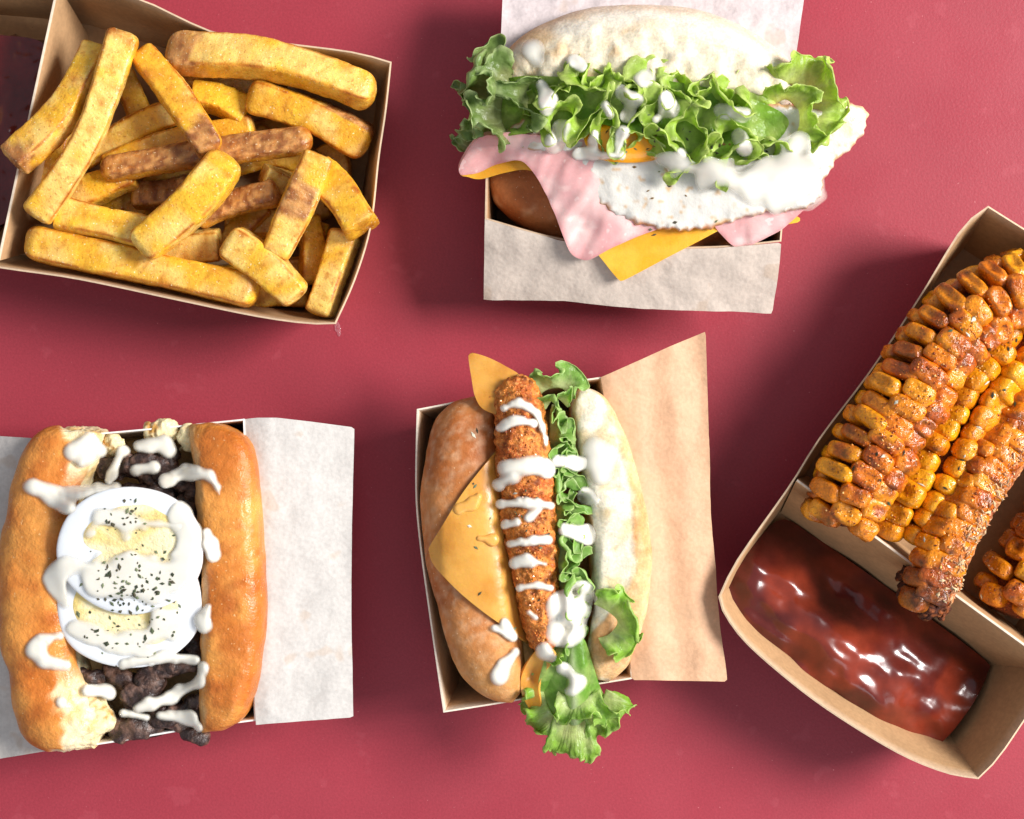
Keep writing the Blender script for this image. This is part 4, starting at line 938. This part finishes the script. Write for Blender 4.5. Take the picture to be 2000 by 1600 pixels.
for i, (cx, cy, z, tl, yo) in enumerate([(254, 1180, 232, (0, .05), -2), (256, 1075, 262, (.02, .15), -4)]):
    e = disc('egg_slice', cx, cy, z, 142, 126, 26, tl, MT['boiled'], rs, C(234, 236, 238), 'rs', rot=4, wob=.03, seed=i)
    yk = disc('yolk', cx - 2, cy + yo, z + 1.0 , 106, 96, 26, tl, MT['boiledyolk'], e, lambda v: mix(C(244, 232, 190), C(236, 208, 132), smooth(fbm(v, 40, 2, 3), -.3, .4)), 'rs', e1=9, wob=.09, seed=i + 4)
RSG = ['rs']
sauce('egg_sauce', [[(250, 1092, 16), (300, 1090, 14)], [(356, 1006, 16), (374, 1050, 20), (366, 1100, 22)], [(146, 1104, 18), (210, 1112, 26), (280, 1114, 24), (356, 1106, 28)], [(178, 1134, 28), (256, 1144, 36), (336, 1134, 36)], [(340, 1082, 14), (382, 1062, 14)], [(134, 1112, 18), (108, 1138, 20), (92, 1130, 14)], [(112, 1150, 14), (128, 1180, 8)]], RSG, MT['sauce'], rs, WHITE, T=4.5, w=22, k=18, step=2.8, reg='rss', rag=8, seed=2, mf=3, sg=2)
sauce('egg_sauce', [[(180, 1246, 15), (206, 1250, 17), (260, 1252, 18), (330, 1236, 26)], [(320, 1215, 20), (350, 1215, 20)], [(180, 1250, 14), (150, 1225, 12)], [(250, 1268, 12), (290, 1282, 12)]], RSG, MT['sauce'], rs, WHITE, T=4, w=22, k=20, seed=3, reg='rss', rag=8)
sauce('egg_sauce', [[(192, 1016, 18), (270, 1022, 20), (350, 1026, 24)], [(184, 1040, 10), (190, 1018, 12)], [(246, 1030, 8), (250, 1052, 9)]], RSG, MT['sauce'], rs, WHITE, T=4, w=20, k=16, seed=4, reg='rss', rag=8)
for i, (ch, T) in enumerate([([[(142, 882, 22), (176, 868, 24), (196, 880, 16)], [(170, 890, 20), (160, 906, 12)]], 12), ([[(66, 950, 24), (100, 968, 24), (132, 990, 14)], [(120, 965, 18), (150, 962, 12), (225, 952, 10)]], 13), ([[(72, 1268, 24), (84, 1290, 20), (128, 1298, 13)], [(80, 1250, 16), (116, 1243, 9)]], 13),
        ([[(120, 1372, 13)]], 5), ([[(270, 872, 14), (322, 864, 18)], [(322, 864, 16), (330, 880, 10)]], 8), ([[(268, 918, 12), (300, 914, 12)]], 9), ([[(326, 938, 14), (372, 922, 20), (408, 928, 14), (424, 952, 7), (428, 966, 4)], [(340, 926, 14), (360, 912, 10)]], 11), ([[(404, 1040, 11), (418, 1085, 17)]], 9), ([[(408, 1185, 10), (396, 1220, 18)]], 10),
        ([[(172, 1348, 14), (212, 1352, 16)]], 9), ([[(268, 1384, 14), (330, 1362, 15), (386, 1334, 13), (396, 1304, 9)]], 11), ([[(240, 1392, 8), (286, 1402, 9)]], 7), ([[(312, 1398, 9), (372, 1404, 16), (390, 1424, 8)]], 8), ([[(240, 1296, 9), (330, 1282, 14), (380, 1290, 12)]], 8), ([[(212, 940, 10), (240, 880, 10)]], 6)]):
    sauce('sauce_drizzle', ch, RSG, MT['sauce'], rs, WHITE, T=T, w=14, k=10, step=2.6, seed=40 + i, reg=None, mf=3, sg=2.2)
crumbs('herb_flakes', ['rs', 'rss'], pts_in([(240, 1130, 55), (240, 1130, 55), (225, 1150, 40), (270, 1160, 40), (300, 1110, 50), (235, 1000, 40), (215, 1210, 60), (300, 1200, 60), (250, 1255, 70), (250, 1080, 100), (250, 1200, 100), (250, 1080, 110)], 170, 14), rs, MT['herb'], HERB, (2.2, 6.2), 6, flat=True, long=1.15)

# ---------------------------------------------------------------- little smear on the table by the fries
sm_ = disc('sauce_smear', 660, 642, 1.6, 6, 13, 4, (0, 0), MT['sauce'], None, lambda v: np.broadcast_to(C(226, 170, 178), (len(v), 3)), None, e1=2.2, rot=12, wob=.4, seed=3)
tag(sm_, 'tiny pale pink smear on the red table under the corner of the fries tray', 'smear')
# ================================================================ CHICKEN HOT DOG
dt = thing('card_box', 'narrow kraft card box under the crumbed hot dog, its tall left wall showing', 'food box', 1040, 1060)
tray(dt, [[(814, 799, 188), (880, 786, 188), (945, 770, 188), (1060, 752, 188), (1177, 736, 188)], [(1177, 736, 188), (1210, 1000, 188), (1236, 1326, 188)], [(1236, 1326, 188), (1130, 1344, 188), (1015, 1368, 188), (866, 1392, 188)], [(866, 1392, 188), (838, 1200, 188), (818, 1050, 188), (811, 950, 188), (814, 799, 188)]], 'hd_box', flare=30, col=C(196, 156, 116), edgecol=C(236, 220, 200))
liner('brown kraft paper sheet flaring out to the right of the crumbed hot dog', [(1174, 737), (1230, 712), (1310, 676), (1378, 648), (1383, 800), (1388, 1000), (1402, 1180), (1419, 1331), (1330, 1330), (1234, 1328), (1222, 1150), (1200, 920)],
      lambda x, y: np.interp(x - (y - 1000) * .11, [1190, 1215, 1240, 1395], [186, 192, 190, 160]) + 3 * np.sin((x - (y - 1000) * .1) / 14.0) * smooth(x, 1230, 1260), C(216, 172, 136), seed=8, wr=5)
hd = thing('hot_dog', 'hot dog with a crumbed chicken stick, cheese slices, frilly lettuce and white sauce', 'hot dog', 1040, 1060)
HL = [(935, 772), (880, 790), (845, 835), (828, 920), (822, 1010), (840, 1130), (872, 1250), (905, 1322), (950, 1358), (1000, 1370)]
HR = [(935, 772), (965, 790), (975, 850), (985, 960), (1000, 1080), (1012, 1190), (1022, 1270), (1026, 1330), (1000, 1370)]
def bun(v, seed, a, b, flour):
    c = mix(a, b, smooth(fbm(v, 90, seed, 3), -.4, .4)); return mix(c, C(232, 206, 170), smooth(fbm(v, 16, seed + 2, 4), -.2, .6) * flour * .6)
v, f, u, t = loft_edges(HL, HR, 178, [66, 72, 76, 76, 74, 66], 130, ex=2.35, nseg=64, n=110)
n = fix_norm(v, f); v = v + n * (4 * fbm(v, 90, 2, 3))[:, None]
c = bun(v, 4, C(196, 128, 72), C(168, 96, 46), .45); x, y = unW(v); c = mix(c, C(226, 170, 100), smooth(y, 1200, 1340) * .45)
build('bun_half', v, f, MT['bread'], hd, c, 'hd')
HL2 = [(1130, 752), (1112, 800), (1122, 880), (1140, 980), (1150, 1080), (1156, 1180), (1150, 1260), (1158, 1320), (1188, 1332)]
HR2 = [(1130, 752), (1182, 778), (1222, 856), (1252, 950), (1270, 1060), (1268, 1160), (1250, 1240), (1226, 1296), (1188, 1332)]
v, f, u, t = loft_edges(HL2, HR2, 186, [50, 56, 58, 58, 56, 48], 138, ex=3.4, nseg=96, n=120)
n = fix_norm(v, f); x, y = unW(v); dI = segdist(np.c_[x, y], resample(np.array(HL2, float), 60), False)
wI = np.interp(y, [750, 800, 900, 1000, 1100, 1180, 1240], [26, 76, 98, 98, 88, 60, 0])
cr = smooth(wI - dI + 12 * fbm(v, 50, 3, 3), -5, 8) * (v[:, 2] > 190)
v = v + n * (4 * fbm(v, 90, 6, 3) + cr * (5 * fbm(v, 60, 8, 2) + .8 * fbm(v, 12, 9, 2) - 2))[:, None]
c = bun(v, 9, C(222, 180, 130), C(206, 152, 98), .5); c = mix(c, mix(C(234, 224, 202), C(222, 200, 160), smooth(fbm(v, 40, 5, 3), .0, .5)), cr)
c = mix(c, C(224, 160, 76), smooth(14 - dI, 0, 10) * smooth(fbm(v, 50, 15, 2), .0, .3) * .8)
build('bun_half', v, f, MT['crumb'], hd, c, 'hd')
v, f, u, t = loft([W(1050, 800, 70), W(1060, 1060, 66), W(1080, 1300, 70)], 90, 40, 60, ex=3, nseg=40, n=40, e=.1)
build('bun_base', v, f, MT['crumb'], hd, C(200, 160, 110), 'hd')
# cheese
CH = lambda x, y, d, v: mix(C(216, 158, 72), C(204, 140, 56), smooth(fbm(v, 60, 2, 2), -.3, .4))
D1 = Drape(['hd'], (820, 870, 1070, 1290), 5, 3, 3, .9)
sheet('cheese_slice', [(1000, 868), (965, 890), (935, 922), (900, 968), (868, 1020), (840, 1066), (838, 1078), (846, 1102), (872, 1132), (905, 1164), (950, 1200), (1000, 1234), (1045, 1262), (1050, 1240), (1030, 1150), (1020, 1000)], lambda x, y: D1(x, y) + 7 - 9 * smooth(868 - x, 0, 30), 6, MT['cheese'], hd, CH, res=7, reg='hd', rings=(1.5, 4))
chz = rbf([(920, 690, 226), (915, 705, 222), (1017, 738, 232), (930, 770, 240), (980, 770, 244), (970, 720, 226), (960, 800, 244)])
sheet('cheese_slice', [(915, 700), (917, 692), (924, 690), (950, 697), (985, 714), (1018, 738), (1010, 780), (985, 810), (945, 800), (928, 775), (921, 740)], chz, 6, MT['cheese'], hd, CH, res=6, reg='hd', rings=(1.5, 4))
cb = rbf([(1050, 1275, 236), (1018, 1320, 224), (1024, 1360, 210), (1042, 1392, 196), (1062, 1330, 236), (1050, 1390, 200), (1040, 1320, 210)])
sheet('cheese_slice', [(1060, 1262), (1036, 1285), (1019, 1320), (1018, 1350), (1028, 1375), (1044, 1396), (1056, 1380), (1052, 1340), (1066, 1310), (1084, 1280)], cb, 6, MT['cheese'], hd, CH, res=5, reg='hd', rings=(1.5, 3))
# chicken stick
sp = [W(1006, 742, 214), W(1014, 800, 226), (W(1020, 870, 232)), W(1030, 960, 234), W(1040, 1060, 230), W(1052, 1170, 220), W(1068, 1268, 206)]
v, f, u, t = loft(sp, np.array([40, 45, 48, 52, 49, 44, 40, 36, 30]), 46, 46, ex=2.1, nseg=90, n=170, e=.10)
n = fix_norm(v, f); v = v + n * (7 * fbm(v, 40, 3, 3) + 5 * fbm(v, 13, 5, 3) + 2 * np.abs(fbm(v, 7, 6, 2)))[:, None]
c = mix(C(220, 134, 56), C(186, 94, 34), smooth(fbm(v, 46, 4, 3), -.3, .4)); c = mix(c, C(110, 46, 20), smooth(fbm(v, 24, 8, 3), .12, .5) * .7); c = mix(c, C(226, 150, 76), smooth(fbm(v, 14, 10, 2), .15, .5) * .6)
build('chicken_stick', v, f, MT['crispy'], hd, c, 'hd')
crumbs('breadcrumbs', ['hd'], along([(1008, 755), (1020, 870), (1032, 980), (1045, 1100), (1062, 1250)], 40, 420, 7), hd, MT['crust'], [C(214, 130, 54), C(190, 100, 36), C(222, 150, 78), C(160, 76, 30)], (2, 4), 7, lift=-.6)
# lettuce
LM = (C(214, 226, 166), C(152, 198, 92), C(210, 230, 154)); LB = (C(210, 224, 150), C(160, 204, 76), C(214, 234, 144))
lettuce(hd, [(1088, 1290, 214), (1090, 1200, 218), (1088, 1100, 220), (1080, 1000, 220), (1074, 900, 218), (1074, 820, 214), (1078, 790, 212)], 44, up=.62, amp=1.9, wave=46, seed=21, reg='hdl', flip=-1, col=LM)
lettuce(hd, [(1112, 1250, 214), (1108, 1150, 218), (1098, 1000, 218), (1088, 880, 214), (1086, 800, 212)], 40, up=.85, amp=1.9, wave=44, seed=22, reg='hdl', flip=-1, col=LM)
lettuce(hd, [(1052, 800, 214), (1050, 780, 220), (1068, 762, 224), (1098, 760, 224), (1114, 780, 216)], 42, up=.62, amp=1.6, wave=40, seed=23, reg='hdl', flip=1, col=LM)
lettuce(hd, [(1066, 800, 220), (1085, 778, 228), (1108, 796, 222)], 44, up=.95, amp=1.7, wave=42, seed=24, reg='hdl', flip=1, col=LM)
lettuce(hd, [(1160, 1180, 246), (1188, 1195, 250), (1206, 1215, 248), (1190, 1238, 242), (1168, 1246, 238)], 46, up=.45, amp=1.9, wave=38, seed=25, reg='hdl', flip=1, col=LB)
lettuce(hd, [(1200, 1232, 238), (1216, 1220, 238), (1224, 1206, 236)], 34, up=.3, amp=1.3, wave=34, seed=26, reg='hdl', flip=-1, col=LB)
lettuce(hd, [(1062, 1310, 214), (1064, 1360, 206), (1080, 1396, 202), (1100, 1404, 202)], 46, up=.22, amp=1.9, wave=36, seed=27, reg='hdl', flip=-1, col=LB, droop=14)
lettuce(hd, [(1084, 1392, 206), (1116, 1402, 204), (1150, 1398, 206)], 80, up=.18, amp=1.9, wave=36, seed=28, reg='hdl', flip=-1, col=LB, droop=16)
lettuce(hd, [(1136, 1392, 206), (1168, 1378, 206), (1184, 1346, 210)], 64, up=.25, amp=1.9, wave=38, seed=29, reg='hdl', flip=-1, col=LB, droop=14)
lettuce(hd, [(1090, 1350, 222), (1130, 1366, 220), (1172, 1346, 220)], 56, up=.5, amp=1.8, wave=46, seed=30, reg='hdl', flip=-1, col=LB, droop=8)
lettuce(hd, [(1058, 1290, 226), (1072, 1272, 232), (1100, 1262, 234)], 34, up=.7, amp=1.7, wave=40, seed=31, reg='hdl', flip=-1, col=LB)
lz = rbf([(1080, 1250, 234), (1150, 1250, 234), (1112, 1300, 240), (1062, 1340, 214), (1172, 1340, 214), (1112, 1360, 224), (1115, 1400, 208), (1074, 1400, 198), (1190, 1390, 198)])
def fold(x, y): a = (x - 1112) / (40 + (y - 1240) * .30); return 9 * np.sin(a * 5.2 + .6 * np.sin(y / 30.0))
sheet('lettuce_leaf', [(1082, 1246), (1110, 1240), (1140, 1248), (1156, 1290), (1172, 1340), (1190, 1380), (1174, 1400), (1150, 1398), (1118, 1412), (1086, 1400), (1056, 1404), (1052, 1350), (1062, 1300)], lz, 2, MT['lettuce'], hd,
      lambda x, y, d, v: mix(mix(C(180, 212, 116), C(140, 190, 76), smooth(fbm(v, 30, 3, 3), -.3, .3)), C(224, 234, 186), np.exp(-((x - 1116 - (y - 1300) * .05) / 7) ** 2) * .9), res=5, reg='hdl',
      wr=lambda x, y, d: fold(x, y) + 5 * fbm(np.stack([x, y * .4, 0 * x], -1), 24, 4, 3) + 5 * np.exp(-((x - 1116 - (y - 1300) * .05) / 8) ** 2))
HG = ['hd', 'hdl']
for i, (ch, T) in enumerate([([[(985, 797, 7), (1012, 786, 10), (1034, 794, 8), (1050, 806, 7), (1060, 838, 8), (1066, 868, 7)]], 9), ([[(974, 836, 8), (1004, 822, 9), (1042, 828, 8)]], 9), ([[(986, 918, 20), (1030, 908, 24), (1068, 918, 20)], [(972, 945, 14), (1000, 930, 18)]], 11),
        ([[(980, 985, 10), (1030, 982, 14), (1074, 988, 11)], [(1052, 996, 10), (1030, 1012, 8)]], 10), ([[(984, 1028, 9), (1010, 1020, 8)]], 8), ([[(998, 1064, 9), (1040, 1056, 12), (1070, 1054, 9)]], 10), ([[(1004, 1100, 11), (1030, 1094, 14), (1064, 1102, 10)]], 10), ([[(1014, 1148, 8), (1050, 1144, 10), (1076, 1148, 8)]], 9), ([[(1034, 1196, 10), (1046, 1206, 8)]], 7),
        ([[(1090, 1180, 18), (1106, 1200, 30), (1108, 1230, 24)], [(1130, 1160, 18), (1112, 1195, 22)]], 6), ([[(1162, 878, 20), (1176, 900, 22), (1172, 930, 14)]], 11), ([[(1090, 902, 10), (1125, 906, 11), (1150, 904, 9)]], 8), ([[(1146, 968, 12), (1164, 978, 10)]], 8), ([[(1102, 1036, 12), (1146, 1044, 13)]], 9), ([[(976, 1322, 18), (984, 1300, 14), (1006, 1276, 12)]], 12), ([[(966, 1228, 8), (1002, 1246, 10), (984, 1216, 10)]], 7), ([[(1106, 1308, 11), (1128, 1330, 15), (1118, 1352, 12)]], 9), ([[(1066, 1272, 14), (1080, 1282, 10)]], 8)]):
    
    leafy = i in (9, 10, 11, 12, 13, 16, 17)
    if leafy: sauce('sauce_drizzle', [[(x, y, r * 1.35) for x, y, r in c_] for c_ in ch], HG, MT['sauce'], hd, WHITE, T=T * .6, w=14, k=10, step=2.2, seed=60 + i, mf=1, sg=1.4, tight=.5, rag=4, raw=True)
    else: sauce('sauce_drizzle', ch, HG, MT['sauce'], hd, WHITE, T=T * .85, w=11, k=8, step=2.6, seed=60 + i, reg=None, mf=2, sg=1.8)
GREASE = lambda q, d, v: np.broadcast_to(C(222, 164, 82), (len(q), 3))
for i, ch in enumerate([[[(895, 992, 10), (922, 985, 14), (936, 972, 9)]], [[(935, 1052, 9), (962, 1054, 10)]]]): sauce('melted_bubble', ch, HG, MT['cheese'], hd, GREASE, T=4, w=9, k=8, seed=90 + i)
crumbs('herb_flakes', ['hd', 'hdl'], [(925, 945), (928, 950), (937, 1160), (932, 842), (925, 850), (1005, 1228), (1150, 1192), (1144, 1198)] + pts_in([(1030, 980, 34), (1045, 1060, 30), (1060, 1150, 30), (1110, 1200, 36), (930, 1040, 50)], 26, 5), hd, MT['herb'], HERB + [C(210, 206, 184)], (2.4, 5), 8, flat=True, long=1.6)
# ================================================================ light and camera
wd = bpy.data.worlds.new('World'); scene.world = wd; wd.use_nodes = True
wd.node_tree.nodes['Background'].inputs[0].default_value = (.80, .88, 1.0, 1); wd.node_tree.nodes['Background'].inputs[1].default_value = .43
def pane(loc, target, w, h, power, col=(1, .97, .92), name='window_light'):
    l = bpy.data.lights.new(name, 'AREA'); l.shape = 'RECTANGLE'; l.size = w; l.size_y = h; l.energy = power; l.color = col
    o = bpy.data.objects.new(name, l); COL.objects.link(o); o.location = loc
    o.rotation_euler = (Vector(target) - Vector(loc)).to_track_quat('-Z', 'Y').to_euler(); return o
# a window to the right: six panes of one frame
c = Vector((1.52, .33, 1.22)); tgt = Vector((0, 0, 0)); d = (tgt - c).normalized(); sx = d.cross(Vector((0, 0, 1))).normalized(); sy = sx.cross(d)
for i in (-1, 0, 1):
    for j in (-.5, .5):
        p = c + sx * i * .245 + sy * j * .36
        pane(p, p + d, 0.22, .33, 12.0, (1, .975, .95))
# weaker, wider light from the front of the table
pane((.25, -.95, .85), (0, 0, 0), .7, .5, 2.6, (.95, .97, 1))
cam = bpy.data.cameras.new('camera'); co = bpy.data.objects.new('camera', cam); COL.objects.link(co)
co.location = (0, 0, H * S); cam.sensor_width = 36; cam.lens = 36 * H * S / (2000 * S); cam.clip_start = .01; cam.clip_end = 20
scene.camera = co
vs = scene.view_settings; vs.view_transform = 'Standard'; vs.look = 'None'; vs.gamma = 1; vs.exposure = .03; vs.use_curve_mapping = False
scene.render.engine = 'CYCLES'
cy = scene.cycles; cy.max_bounces = 8; cy.diffuse_bounces = 3; cy.glossy_bounces = 3; cy.transmission_bounces = 4; cy.use_denoising = True; cy.sample_clamp_indirect = 6; cy.caustics_reflective = False; cy.caustics_refractive = False
try: cy.denoiser = 'OPENIMAGEDENOISE'
except Exception: pass
